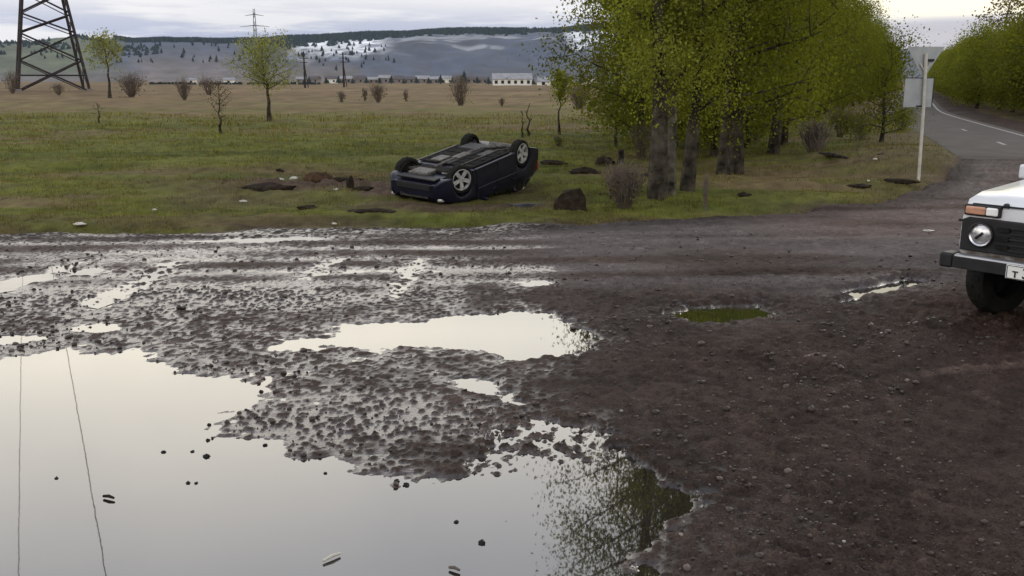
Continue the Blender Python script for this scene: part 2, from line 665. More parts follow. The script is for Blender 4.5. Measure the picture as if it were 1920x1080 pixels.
def road_d(x, y):
    P = np.stack([x, y], -1)
    best = np.full(len(x), 1e9)
    for i in range(len(RC) - 1):
        a, b = RC[i], RC[i + 1]
        e = b - a
        t = np.clip(((P - a) @ e) / (e @ e), 0, 1)
        q = P - a - t[:, None] * e
        best = np.minimum(best, (q * q).sum(1))
    return np.sqrt(best)


SPOT = G(600, 350)
CARP = G(850, 375)


def ground(x, y):
    """height, colour, wetness, grass flag for flat arrays"""
    x = np.asarray(x, float)
    y = np.asarray(y, float)
    P = np.stack([x, y], -1)
    dist = np.hypot(x, y)
    ey = edge_y(x) + fbm(x * .9, y * .9, 3, 3) * .5 + fbm(x * 4, y * 4, 33, 2) * .15
    g = sst(-.12, .2, y - ey)                       # 1 on the grass side
    rd = road_d(x, y)
    xr_ = np.interp(y, RC[:, 1], RC[:, 0])
    g = np.maximum(g, sst(RW + 1.6, RW + 2.8, (x - xr_) * .92 + .6 * vn(x * .5, y * .5, 5)) * sst(24, 28, y))
    far = sst(17, 26, y)
    # ---- relief of the muddy road
    lowf = fbm(x * .7, y * .7, 11, 3)
    mid = fbm(x * 3.2, y * 3.2, 21, 3)
    fine = fbm(x * 11, y * 11, 31, 3)
    st = stones(x * 11 + .3 * fine, y * 11, 41) * (.55 + .9 * sst(-.1, .3, vn(x * 1.3, y * 1.3, 45)))
    st2 = stones(x * 24, y * 24, 51)
    big = stones(x * 4.2, y * 4.2, 61)
    left = sst(1.6, -1.2, x - (y - 6) * .12)          # soaked left half
    rough = .6 + .4 * sst(-.1, .25, vn(x * .6, y * .6, 71) + .1)
    rough = rough * (1 - .6 * sst(1.6, -1.2, x - (y - 6) * .12) * sst(.0, .3, fbm(x * .8, y * 1.1, 73, 3)))
    soft = 1 - .55 * left
    h = .036 - .023 * left + lowf * .034 * soft + mid * .022 * rough * soft + fine * .018 * soft + (st * .020 * (1 - .65 * left) + st2 * (.021 - .009 * left)) * rough + big * .012 * sst(.1, .35, vn(x * 1.1, y * 1.1, 81))
    # tyre ruts along the far lane and on the right
    v = (y - (edge_y(x) - 2.3)) + .25 * vn(x * .25, 0 * x, 91)
    lane = sst(2.3, 1.3, np.abs(v))
    rut = np.sin(v * 8.5 + 2.6 * vn(x * .3, y * .3, 92)) * (.28 + .3 * vn(x * .2, y * .5, 94)) + .9 * vn(x * .30 + .1 * y, y * 2.6, 93)
    calm = lane * .85
    h = h * (1 - .55 * calm) + calm * .010
    h = h - calm * (st * .020 + st2 * .018) * .4 * rough
    h = h + lane * (rut * .030) * (1 - .3 * left)
    # right part a touch higher and drier
    h = h + .022 * sst(1.0, 3.5, x - .15 * (y - 6))
    wetreg = left * .70 + .10 + .62 * lane * sst(1, 4, x)
    dmin_b = np.full(len(x), 9.0)
    dmin_s = np.full(len(x), 9.0)
    for (nm, lb, pts, dep, gr), W in zip(PUD, PUDW):
        lo, hi = W.min(0) - 1.2, W.max(0) + 1.2
        k = np.where((x > lo[0]) & (x < hi[0]) & (y > lo[1]) & (y < hi[1]))[0]
        if not len(k):
            continue
        nz = .25 if dep == .028 else (.4 if gr else 1)
        d = sdist(P[k], W) + (fine[k] * .10 + mid[k] * .16) * nz
        sc_ = .10 if dep > .03 else .05
        ins = sst(sc_, -sc_ * 1.4, d)
        tgt = -dep * sst(sc_, -sc_ * 5, d) - .004 + (st[k] * .010 + st2[k] * .006 + fine[k] * .006) * (1 if dep > .011 else 3.2)
        if dep == .028:
            tgt = -.012 + 0 * d
        if dep > .03:
            tgt = tgt - .03 * sst(-.25, -.6, d)
        h[k] = h[k] * (1 - ins) + tgt * ins
        dm = dmin_b if dep > .03 else dmin_s
        dm[k] = np.minimum(dm[k], d)
        near = sst(.9, 0, d)
        h[k] -= (1 - ins) * near * .004
        wetreg[k] = np.maximum(wetreg[k], near * .95)
    lift = sst(.05, .16, dmin_b) * sst(.02, .07, dmin_s)
    h = np.where((dmin_b < .25), np.maximum(h, -.001 + .016 * st + .02 * np.maximum(fine, 0)) * lift + h * (1 - lift), h)
    h = np.where((dmin_s < .12), np.maximum(h, .010 + .012 * st) * lift + h * (1 - lift), h)
    # speckled shallow: right arm of the big puddle, where gravel breaks the surface
    for q, rr, up in ((G(1010, 830), .52, 1.0), (G(920, 872), .26, .9), (G(1120, 850), .45, .8)):
        m_ = sst(rr, rr * .45, np.hypot(x - q[0], y - q[1]) + .10 * mid) * up
        tg_ = -.011 + st * .020 + st2 * .026 + fine * .014
        h = h * (1 - m_) + np.where(h < .03, tg_, h) * m_
    # the low gravel spit and the soaked patch behind it: mud barely above the water table
    for q, ra, rb, lo in ((G(640, 780), 1.15, .70, .021), (G(330, 560), 2.6, .9, .012), (G(880, 505), 1.6, .9, .010)):
        m_ = sst(1.0, .45, np.hypot((x - q[0]) / ra, (y - q[1]) / rb))
        h = h - np.where(h > .0, np.minimum(lo, h * .8), 0) * m_ * (1 - .8 * sst(.25, .45, st2)) * sst(-.45, .15, lowf + .25)
        wetreg = np.maximum(wetreg, m_ * .95)
    # ---- field
    und = fbm(x * .12, y * .12, 101, 3)
    tus = fbm(x * 1.6, y * 1.6, 111, 4)
    hum = fbm(x * .5, y * .9, 131, 3)
    fur = fbm(x * .13 + .04 * y, y * .75, 135, 3)
    hf = .05 + und * .10 * sst(15, 40, y) + tus * .06 + hum * .06 + fur * .20 * sst(15.5, 19, y) + fbm(x * 7, y * 7, 121, 2) * .03
    hf = hf - .07 * sst(.9, .0, np.abs(y - ey - .15)) * (vn(x * .7, y * .1, 141) > -.3)
    # torn soil between the road and the overturned car
    torn = sst(2.8, .4, np.hypot((x - SPOT[0]) * .55, y - SPOT[1] + .3)) + sst(2.2, .8, np.hypot((x - CARP[0]) * .7, (y - CARP[1]) * .8))
    torn = np.clip(torn, 0, 1) * sst(-.25, .1, vn(x * .9, y * .9, 151) + .12)
    clod = stones(x * 3.1, y * 3.1, 161) + .6 * stones(x * 7, y * 7, 171)
    hf = hf + torn * (clod * .085 - .02)
    carflat = sst(1.9, .9, np.hypot(x - CARP[0] - .45, (y - CARP[1] - .6)))
    hf = hf * (1 - carflat * .8)
    h = h * (1 - g) + hf * g
    # ---- embankment of the asphalt road
    emb = sst(RW + 3.4, RW + .6, rd) * sst(21, 26, y)
    h = h * (1 - emb) + emb * (RZ + .03 + .25 * (h - .05) * sst(RW + .3, RW + 2, rd))
    mound = sst(2.8, .5, np.hypot((x - 10.6) * .8, (y - 24.2) * .55)) * .30
    h = h + mound * (rd > RW + .4)
    h = np.where((rd < RW + .5) & (y > 25), RZ + .012 + .02 * fine * sst(RW + .05, RW + .5, rd), h)
    h = np.where((rd < RW - .12) & (y > 25), RZ - .05, h)
    # ---- colour
    c_dry = np.array([.046, .033, .027])
    c_wet = np.array([.032, .023, .020])
    wet = np.clip(wetreg * (.30 + 1.0 * sst(.030, .0, h) + .4 * lowf - .5 * sst(.2, .5, np.maximum(st, st2))) + .25 * sst(.012, -.004, h), 0, 1)
    wet = np.where(h < -.002, 1.0, wet)
    wet = wet * (1 - g)
    damp = np.clip(wet * 1.1 + .35 + .5 * vn(x * .8, y * .8, 181), 0, 1)
    c_wet = c_wet * (1 + .40 * left[:, None] * np.array([1, 1.06, 1.1]))
    c = c_dry * (1 - damp[:, None]) + c_wet * damp[:, None]
    tint = 1 + .55 * vn(x * 2.1, y * 2.1, 191) + .5 * fine
    c = c * tint[:, None]
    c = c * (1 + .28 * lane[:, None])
    grey = sst(-.6, 1.2, x) * sst(9.0, 10.4, y + .8 * vn(x * .6, y * .6, 97)) * sst(9.5, 5.5, x - (y - 10) * .4) * sst(-.3, .1, vn(x * .35, y * 2.2, 98) + .18)  # grey gravel tone, lightened in the colour to stand for wet sky sheen
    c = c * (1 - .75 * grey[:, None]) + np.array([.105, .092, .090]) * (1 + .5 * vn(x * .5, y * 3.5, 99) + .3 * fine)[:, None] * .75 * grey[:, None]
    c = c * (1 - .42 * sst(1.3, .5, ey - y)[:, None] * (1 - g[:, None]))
    tk0, tk1 = G(1560, 742), G(1990, 684)
    tdir = (tk1 - tk0)[:2] / np.linalg.norm((tk1 - tk0)[:2])
    tpd = np.abs((x - tk0[0]) * tdir[1] - (y - tk0[1]) * tdir[0] + .06 * vn(x * 2, y * 2, 95))
    tpa = (x - tk0[0]) * tdir[0] + (y - tk0[1]) * tdir[1]
    c = c * (1 + .75 * sst(.10, .03, tpd) * sst(0, .4, tpa) * (vn(x * 3, y * 3, 96) > -.3))[:, None]
    stc = sst(.16, .4, st) * (_hash(np.floor(x * 11), np.floor(y * 11), 43) - .3)
    c = c * (1 + .7 * stc[:, None])
    red = sst(0, .35, vn(x * .5, y * .5, 201) + .1) * sst(3, 5, x)
    c = c * (1 + red[:, None] * np.array([.12, -.02, -.06]))
    # field colours
    green = np.array([.090, .099, .018])
    deep = np.array([.058, .070, .011])
    straw = np.array([.150, .118, .058])
    brown = np.array([.142, .098, .056])
    earth = np.array([.078, .052, .038])
    b1 = sst(-.22, .25, fbm(x * .16, y * .34, 211, 4) + .02)
    b2 = sst(-.2, .25, fbm(x * .22, y * 1.1, 221, 4) - .5 * fur)
    d1 = sst(30, 95, y + 9 * vn(x * .06, y * .05, 231)) * .72
    dryf = np.clip(.06 + .62 * b1 * b2 + d1 + .15 * sst(3, 7, x) * sst(27, 21, y), 0, 1)
    cf = (green * (1 - b2[:, None]) + deep * b2[:, None]) * (1 - dryf[:, None]) + (straw * (1 - b1[:, None]) + brown * b1[:, None]) * dryf[:, None]
    late = sst(60, 170, y) * (.55 + .45 * sst(-.2, .2, fbm(x * .03, y * .05, 243, 3)))
    cf = cf * (1 - late[:, None]) + (brown * (1.0 + .5 * fbm(x * .02, y * .06, 241, 3))[:, None]) * late[:, None]
    ed = sst(1.0, .1, y - ey)
    tc_ = sst(3.0, .6, np.hypot((x - SPOT[0] - .2) * .55, (y - SPOT[1] + .4) * .75) + 1.2 * fbm(x * .7, y * .9, 255, 3)) * .75
    q_ = G(840, 394)
    tc_ = np.maximum(tc_, .85 * sst(1.1, .4, np.hypot((x - q_[0]) / 2.2, (y - q_[1]) / .9) + .6 * fbm(x * .9, y * .9, 256, 3)))
    tr_ = np.clip(np.maximum(torn, tc_) * 1.05 + ed * .75 * sst(-.3, .2, vn(x * .8, y * 1.5, 251) + .1), 0, 1)
    cf = cf * (1 - tr_[:, None]) + earth * tr_[:, None]
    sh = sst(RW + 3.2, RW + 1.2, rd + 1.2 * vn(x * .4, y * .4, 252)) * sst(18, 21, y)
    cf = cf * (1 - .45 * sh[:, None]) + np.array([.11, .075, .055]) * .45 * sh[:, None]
    cf = cf * (1 + .55 * fbm(x * 5, y * 5, 261, 2) + .35 * vn(x * .8, y * 2.5, 262))[:, None]
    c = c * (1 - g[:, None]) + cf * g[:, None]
    return h, np.clip(c, .004, 1), wet, g


def fan(rows, hw, ncol):
    u = np.linspace(-1, 1, ncol)
    yy = np.repeat(rows, ncol)
    xx = (u[None, :] * np.array([hw(r) for r in rows])[:, None]).ravel()
    return xx, yy


def grid_faces(nr, nc):
    i = (np.arange(nr - 1)[:, None] * nc + np.arange(nc - 1)[None, :]).ravel()
    return np.stack([i, i + 1, i + nc + 1, i + nc], -1)


rows = [1.4]
while rows[-1] < 46:
    r = rows[-1]
    rows.append(r * (1.012 if r < 3.3 else 1.0036 if r < 16 else 1.0085))
rows = np.array(rows)
NC = 880
gx, gy = fan(rows, lambda r: .63 * r + 1.9, NC)
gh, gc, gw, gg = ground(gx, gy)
GF = grid_faces(len(rows), NC)
isf = gg[GF].mean(1) > .5


def submesh(name, sel):
    f = GF[sel]
    used, inv = np.unique(f, return_inverse=True)
    f = inv.reshape(f.shape)
    V = np.stack([gx[used], gy[used], gh[used]], -1)
    return fast_mesh(name, V, f, True, gc[used], extra={'wet': gw[used]})


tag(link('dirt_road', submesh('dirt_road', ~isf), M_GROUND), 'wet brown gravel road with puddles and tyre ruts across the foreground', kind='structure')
tag(link('grass_field', submesh('grass_field', isf), M_GROUND), 'flat green and straw coloured pasture beyond the muddy road', kind='structure')
# the far plain
r2 = [45.0]
while r2[-1] < 1700:
    r2.append(r2[-1] * 1.03)
r2 = np.array(r2)
fx, fy = fan(r2, lambda r: 1.1 * r + 10, 220)
fh, fc, fw_, fg = ground(fx, fy)
fh = fh - .02
fh = np.where(fy > 300, np.minimum(fh, .1), fh)
tag(link('far_plain', fast_mesh('far_plain', np.stack([fx, fy, fh], -1), grid_faces(len(r2), 220), True, fc, extra={'wet': fw_ * 0}), M_GROUND),
    'brown plain stretching to the foot of the hills', kind='structure')
base = fast_mesh('earth_base', [(-4400, -60, -.9), (4400, -60, -.9), (4400, 3300, -.9), (-4400, 3300, -.9)], [(0, 1, 2, 3)], False,
                 [(.1, .08, .06)] * 4, extra={'wet': [0, 0, 0, 0]})
tag(link('ground', base, M_GROUND), 'bare earth under the whole plain', kind='structure')


def gz(x, y):
    return float(ground(np.array([x]), np.array([y]))[0][0])


def gp(px, py):
    """ground point of a pixel, corrected for the ground's own height"""
    q = G(px, py)
    for _ in range(3):
        q = G(px, py, gz(q[0], q[1]))
    return q


# water sheets: each puddle its own, margins hidden below the soil
for i, ((nm, lb, pts, dep, gr), W) in enumerate(zip(PUD, PUDW)):
    c = W.mean(0)
    # push the outline out a little so that the relief makes the shore line
    out = []
    n = len(W)
    area = 0.5 * sum(W[k][0] * W[(k + 1) % n][1] - W[(k + 1) % n][0] * W[k][1] for k in range(n))
    sgn = 1 if area > 0 else -1
    grow = .22 if dep > .03 else .06
    for k in range(n):
        t = W[(k + 1) % n] - W[k - 1]
        t = t / (np.linalg.norm(t) + 1e-9)
        nrm = np.array([t[1], -t[0]]) * sgn
        out.append(W[k] + nrm * grow)
    V = [(p[0], p[1], .0 + i * .0003) for p in out]
    me = bpy.data.meshes.new('puddle')
    me.from_pydata(V, [], [tuple(range(n))])
    bm = bmesh.new()
    bm.from_mesh(me)
    bmesh.ops.triangulate(bm, faces=bm.faces)
    bmesh.ops.recalc_face_normals(bm, faces=bm.faces)
    for f_ in bm.faces:
        if f_.normal.z < 0:
            f_.normal_flip()
    bm.to_mesh(me)
    bm.free()
    tag(link('puddle', me, M_GREENWATER if gr else M_WATER), lb, kind='structure')

W = Gxy([(-200, 880), (-300, 470), (300, 462), (640, 462), (830, 470), (960, 520), (1150, 585), (1190, 640), (1150, 700), (1020, 740), (1100, 800), (900, 900)])
me = bpy.data.meshes.new('shallow_water')
me.from_pydata([(p[0], p[1], -.0015) for p in W], [], [tuple(range(len(W)))])
bm = bmesh.new()
bm.from_mesh(me)
bmesh.ops.triangulate(bm, faces=bm.faces)
for f_ in bm.faces:
    f_.normal_update()
    if f_.normal.z < 0:
        f_.normal_flip()
bm.to_mesh(me)
bm.free()
tag(link('shallow_water', me, M_WATER), 'shallow film of rain water broken by gravel on left of road', kind='structure')

# asphalt road with its edge line and dashes
def ribbon(name, off0, off1, z, m, label, seg=None, parent=None):
    pts = RC.copy()
    T = np.gradient(pts, axis=0)
    T /= np.linalg.norm(T, axis=1)[:, None]
    N = np.stack([T[:, 1], -T[:, 0]], -1)
    if seg:
        pts, N = pts[seg[0]:seg[1]], N[seg[0]:seg[1]]
    zz = np.array([z if p[1] > 25 else z - (25 - p[1]) * .12 for p in pts])
    V = np.concatenate([np.c_[pts + N * off0, zz], np.c_[pts + N * off1, zz]])
    k = len(pts)
    f = [(i, k + i, k + i + 1, i + 1) for i in range(k - 1)]
    o = link(name, fast_mesh(name, V, f, False), m, parent)
    return o


rd_ = tag(ribbon('asphalt_road', -RW, RW, RZ + .02, M_ASPHALT, ''), 'grey asphalt road running away between tree rows at right', kind='structure')
ribbon('edge_line', 1.42, 1.56, RZ + .026, M_PAINT, '', None, rd_)
for k in (9, 15, 22):
    ribbon('lane_dash', -.06, .06, RZ + .026, M_PAINT, '', (k, k + 2), rd_)

# ------------------------------------------------------------------ hills
RIDGE = np.array([(-900, 96), (-300, 84), (0, 80), (90, 82), (150, 73), (200, 69), (245, 73), (290, 80), (340, 77), (420, 79), (520, 77), (600, 71), (700, 67),
                  (800, 63), (900, 60), (1000, 61), (1060, 57), (1120, 53), (1250, 55), (1400, 70), (1600, 90), (1690, 97), (1750, 101), (1920, 92), (2300, 80),
                  (3000, 95)], float)
HY0, HY1 = 1250.0, 2900.0


def ridge_h(px):
    return CH + HY1 * np.tan(TH + np.arctan((540 - np.interp(px, RIDGE[:, 0], RIDGE[:, 1])) / F)) * 0 + HY1 * np.tan(
        np.arctan((540 - np.interp(px, RIDGE[:, 0], RIDGE[:, 1])) / F) - TH) + CH


def hill_prof(px, t):
    """height of the hillside; t = 0 at the foot, 1 at the ridge"""
    s_ = np.clip(t, 0, 1)
    px = np.asarray(px, float)
    t = np.asarray(t, float)
    p = s_ ** 1.35 * (1.18 - .18 * s_ ** 3)
    wob = (fbm(px / 90.0, t * 3.0, 301, 4) * .12 + fbm(px / 30.0 + t * 3, t * 4.0, 305, 3) * .05) * s_ * (1 - s_) * 3
    back = np.where(t > 1, (t - 1) * .9, 0)
    return ridge_h(px) * (p + wob - back + .045 * fbm(px / 70.0, 0 * px, 308, 3) * sst(.55, 1.0, t))


ncol, nrow = 520, 84
upx = np.linspace(-900, 3000, ncol)
ut = np.concatenate([np.linspace(0, 1, nrow - 6), [1.03, 1.08, 1.15, 1.22, 1.28, 1.3]])
PX, TT = np.meshgrid(upx, ut)
PX, TT = PX.ravel(), TT.ravel()
kx = (PX - 960) / F * 1.024
hy = HY0 + (HY1 - HY0) * TT
hz = hill_prof(PX, TT)
hx = kx * hy
n_a = fbm(PX / 60, TT * 5, 311, 5)
n_b = fbm(PX / 18, TT * 12, 315, 4)
c_slope = np.array([.020, .033, .066])  # blue of the distant hazy air is put into the slope colour
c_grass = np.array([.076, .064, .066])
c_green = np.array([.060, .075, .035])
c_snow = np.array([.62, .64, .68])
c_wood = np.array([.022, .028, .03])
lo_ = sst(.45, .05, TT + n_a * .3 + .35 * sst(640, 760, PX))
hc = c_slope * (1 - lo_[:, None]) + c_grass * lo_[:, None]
gl = sst(330, 200, PX + 120 * n_a) * sst(.05, .3, TT)
hc = hc * (1 - gl[:, None]) + c_green * gl[:, None]
pk = sst(560, 420, PX) * sst(260, 320, PX) * sst(.8, .3, TT)
hc = hc * (1 - .6 * pk[:, None]) + np.array([.11, .09, .092]) * .6 * pk[:, None]
snow = sst(540, 590, PX) * sst(760, 700, PX) * sst(.35, .6, TT + n_b * .25) * 1.0
snow = np.maximum(snow, sst(1035, 1062, PX - 40 * (1 - TT)) * sst(1330, 1260, PX) * sst(.30, .55, TT + n_b * .3))
snow = np.maximum(snow, .5 * sst(690, 760, PX) * sst(1050, 960, PX) * sst(.80, .97, TT + n_a * .06))
snow = np.maximum(snow, .32 * sst(.05, .01, np.abs(TT - .58 + (PX - 900) / 2200 + .02 * n_a)) * sst(830, 860, PX) * sst(960, 930, PX))
snow = np.maximum(snow, .30 * sst(.12, .3, fbm(PX / 140 + TT * 2, TT * 16, 321, 3)) * sst(680, 760, PX) * sst(1060, 1000, PX) * sst(.35, .6, TT))
snow = snow * (1 - .8 * sst(.05, .3, n_b))
hc = hc * (1 - snow[:, None]) + c_snow * snow[:, None]
gul = sst(.05, .012, np.abs((PX - 1018) / 60 - (1 - TT) * .95)) * sst(.35, .5, TT)
hc = hc * (1 - .85 * gul[:, None]) + c_wood * .85 * gul[:, None]
hc = np.clip(hc * (1 + .5 * n_b[:, None] + .5 * n_a[:, None]), .004, 1)
tag(link('hills', fast_mesh('hills', np.stack([hx, hy, hz], -1), grid_faces(len(ut), ncol), True, hc), M_HILL),
    'long low hill range with thin snow along the horizon', kind='structure')


def hill_at(px, py):
    """hillside point whose pixel row is py"""
    t = np.linspace(.02, 1.0, 200)
    z = hill_prof(np.full(200, float(px)), t)
    yy = HY0 + (HY1 - HY0) * t
    row = 540 - F * np.tan(np.arctan((z - CH) / yy) + TH)
    k = int(np.argmin(np.abs(row - py)))
    return np.array([(px - 960) / F * 1.024 * yy[k], yy[k], z[k]])


# the dark wood along the ridge: one mass of small conifers
def cone_batch(pts, hs, rs):
    n = len(pts)
    k = 6
    an = np.arange(k) / k * 2 * math.pi
    V = np.zeros((n, k + 1, 3))
    V[:, :k, 0] = pts[:, None, 0] + rs[:, None] * np.cos(an)
    V[:, :k, 1] = pts[:, None, 1] + rs[:, None] * np.sin(an)
    V[:, :k, 2] = pts[:, None, 2] - 2
    V[:, k] = pts + np.c_[np.zeros(n), np.zeros(n), hs]
    b = np.arange(n)[:, None] * (k + 1)
    i = np.arange(k)
    Fc = np.stack([b + i, b + (i + 1) % k, np.broadcast_to(b + k, (n, k))], -1).reshape(-1, 3)
    return V.reshape(-1, 3), Fc


N = 9500
px = rng.uniform(255, 1330, N)
t = 1 - np.abs(rng.normal(0, .07, N)) * np.interp(px, [255, 480, 560, 760, 1000, 1330], [.35, .6, 1.9, .9, .6, 1.6])
keep = (t > .6) & ~((px > 985) & (px < 1030) & (rng.random(N) < .85))
px, t = px[keep], t[keep]
yy = HY0 + (HY1 - HY0) * t
wp = np.stack([(px - 960) / F * 1.024 * yy, yy, hill_prof(px, t)], -1)
V, Fc = cone_batch(wp, rng.uniform(9, 14, len(px)), rng.uniform(5, 9, len(px)))
tag(link('far_forest', fast_mesh('far_forest', V, Fc, False), M_CONIFER), 'dark band of forest along the top of the snowy hill', kind='stuff')
N = 900
px = rng.uniform(-250, 330, N)
t = rng.uniform(.55, 1.0, N)
keep = vn(px / 40, t * 6, 331) > .05
px, t = px[keep], t[keep]
yy = HY0 + (HY1 - HY0) * t
wp = np.stack([(px - 960) / F * 1.024 * yy, yy, hill_prof(px, t)], -1)
V, Fc = cone_batch(wp, rng.uniform(6, 11, len(px)), rng.uniform(5, 9, len(px)))
tag(link('far_woods', fast_mesh('far_woods', V, Fc, False), M_CONIFER), 'dark green woods on the low hill behind the pylon', kind='stuff')


def conifer_mesh(seed):
    r = random.Random(seed)
    mb = MB()
    mb.tube([(0, 0, -1), (0, 0, 3)], [.5, .4], 5)
    z = 1.5
    for i in range(4):
        rr = 3.4 - .75 * i
        n = 7
        b = len(mb.v)
        for k in range(n):
            q = rr * r.uniform(.75, 1.2)
            mb.v.append((q * math.cos(k / n * 6.283), q * math.sin(k / n * 6.283), z + r.uniform(-.3, .3)))
        mb.v.append((r.uniform(-.2, .2), r.uniform(-.2, .2), z + 4.2))
        for k in range(n):
            mb.f.append((b + k, b + (k + 1) % n, b + n))
        z += 2.0
    return mb.mesh('conifer')


CON = [conifer_mesh(i) for i in range(3)]
for m in CON:
    m.materials.append(M_CONIFER)
spots = []
rr = random.Random(5)
for x0, x1, y0, y1, n in ((255, 480, 84, 120, 44), (480, 560, 88, 128, 14), (560, 740, 74, 116, 62), (1045, 1140, 68, 122, 38), (120, 260, 82, 118, 18), (600, 760, 112, 135, 12)):
    for _ in range(n):
        spots.append((rr.uniform(x0, x1), y0 + (y1 - y0) * rr.random() ** 1.4))
for qx, qy in spots:
    p = hill_at(qx, qy)
    o = bpy.data.objects.new('conifer', rr.choice(CON))
    COL.objects.link(o)
    o.location = p
    s_ = rr.uniform(.7, 1.5) * p[1] / 2600
    o.scale = (s_ * rr.uniform(.9, 1.5), s_ * rr.uniform(.9, 1.5), s_)
    o.rotation_euler[2] = rr.uniform(0, 6)
    tag(o, 'tiny dark conifer dotted on the far hillside', 'conifer', 'conifers dotted over the far hillside')

# ------------------------------------------------------------------ village at the foot of the hills
def far_house(px, dist, wpx, hm, wall, roof, label, rot=0.0, nwin=2, group=None):
    p = at(px, 158, dist)
    wd = wpx / F * dist
    dp = min(wd * .7, 9)
    e = empty('house', (p[0], dist, 0), (0, 0, rot))
    tag(e, label, 'house', group)
    wb_ = MB().box((0, 0, hm / 2 - .3), (wd, dp, hm + .6)).build('wall', wall, e)
    rb = MB()
    hh = min(2.4, wd * .25)
    rb.add([(-wd / 2 - .4, -dp / 2 - .5, hm - .05), (wd / 2 + .4, -dp / 2 - .5, hm - .05), (wd / 2 + .4, dp / 2 + .5, hm - .05), (-wd / 2 - .4, dp / 2 + .5, hm - .05),
            (-wd / 2 - .4, 0, hm + hh), (wd / 2 + .4, 0, hm + hh)], [(0, 1, 5, 4), (2, 3, 4, 5), (0, 4, 3), (1, 2, 5), (0, 3, 2, 1)])
    rf = rb.build('roof', roof, e)
    if wd < 14 and nwin:
        MB().box((wd * .2, .6, hm + hh * .75), (.7, .7, 1.6)).build('chimney', M_WALL, rf)
    for k in range(nwin):
        MB().box((-wd / 2 + wd * (k + .5) / nwin, -dp / 2 - .02, hm * .52), (min(1.3, wd / nwin * .45), .08, 1.3)).build('window', M_WIN, e)
    return e


rr = random.Random(11)
G_H = 'low village houses below the hill'
for px_, dist, w_ in ((622, 640, 22), (650, 600, 20), (672, 660, 24), (700, 640, 18), (722, 600, 22), (745, 680, 26), (768, 620, 20), (792, 660, 24), (815, 600, 20),
                      (836, 680, 22), (860, 640, 22), (884, 620, 18), (905, 660, 20), (1128, 600, 24), (1105, 640, 22), (566, 700, 18), (590, 690, 20), (1062, 680, 22)):
    far_house(px_, dist, w_, rr.uniform(2.4, 3.4), rr.choice([M_WALL, M_WALL, M_WALL, M_WALLW]), rr.choice([M_ROOF, M_ROOF, M_ROOFG]), 'low far village house with a pitched roof below the hill',
              rr.uniform(-.3, .3), 2, G_H)
far_house(960, 400, 70, 2.6, M_WALLW, M_ROOFG, 'long low white shed with a grey roof at edge of village', .03, 6)
far_house(1026, 390, 34, 1.6, M_WALLW, M_ROOFG, 'short white shed just right of the long one', .1, 2)
far_house(430, 520, 18, 2.2, M_WALLW, M_ROOFG, 'small pale hut far off left of the leafy field tree', .1, 1)
far_house(360, 540, 16, 2.2, M_WALLW, M_ROOFG, 'small pale hut far off between pylon and leafy field tree', .1, 1)
for px_, dist, sc_ in ((612, 560, .8), (635, 590, 1.0), (661, 570, .7), (687, 600, .9), (712, 560, .8), (734, 590, 1.0), (757, 560, .7), (781, 600, .9), (804, 570, .8), (826, 560, 1.1),
                       (870, 560, 1.5), (895, 590, .9), (848, 580, .8), (916, 500, .8), (1000, 460, .6), (1070, 520, .9), (1090, 560, 1.1), (580, 640, .9)):
    q = at(px_, 158, dist)
    o = bpy.data.objects.new('conifer', rr.choice(CON))
    COL.objects.link(o)
    o.location = (q[0], dist, -.2)
    o.scale = (.75 * sc_, .75 * sc_, .45 * sc_)
    tag(o, 'small dark tree standing among the far village houses', 'conifer', 'dark trees among the village houses')
hb = MB()
for k in range(110):
    q = at(rr.uniform(280, 600), 157, 470 + rr.uniform(-8, 8))
    hb.box((q[0], q[1], .4), (rr.uniform(1, 3), 1.2, rr.uniform(.8, 1.9)), (0, 0, rr.uniform(0, 3)), .6)
tag(hb.build('far_hedge', M_CONIFER), 'low dark hedge line across the far plain at left', kind='stuff')

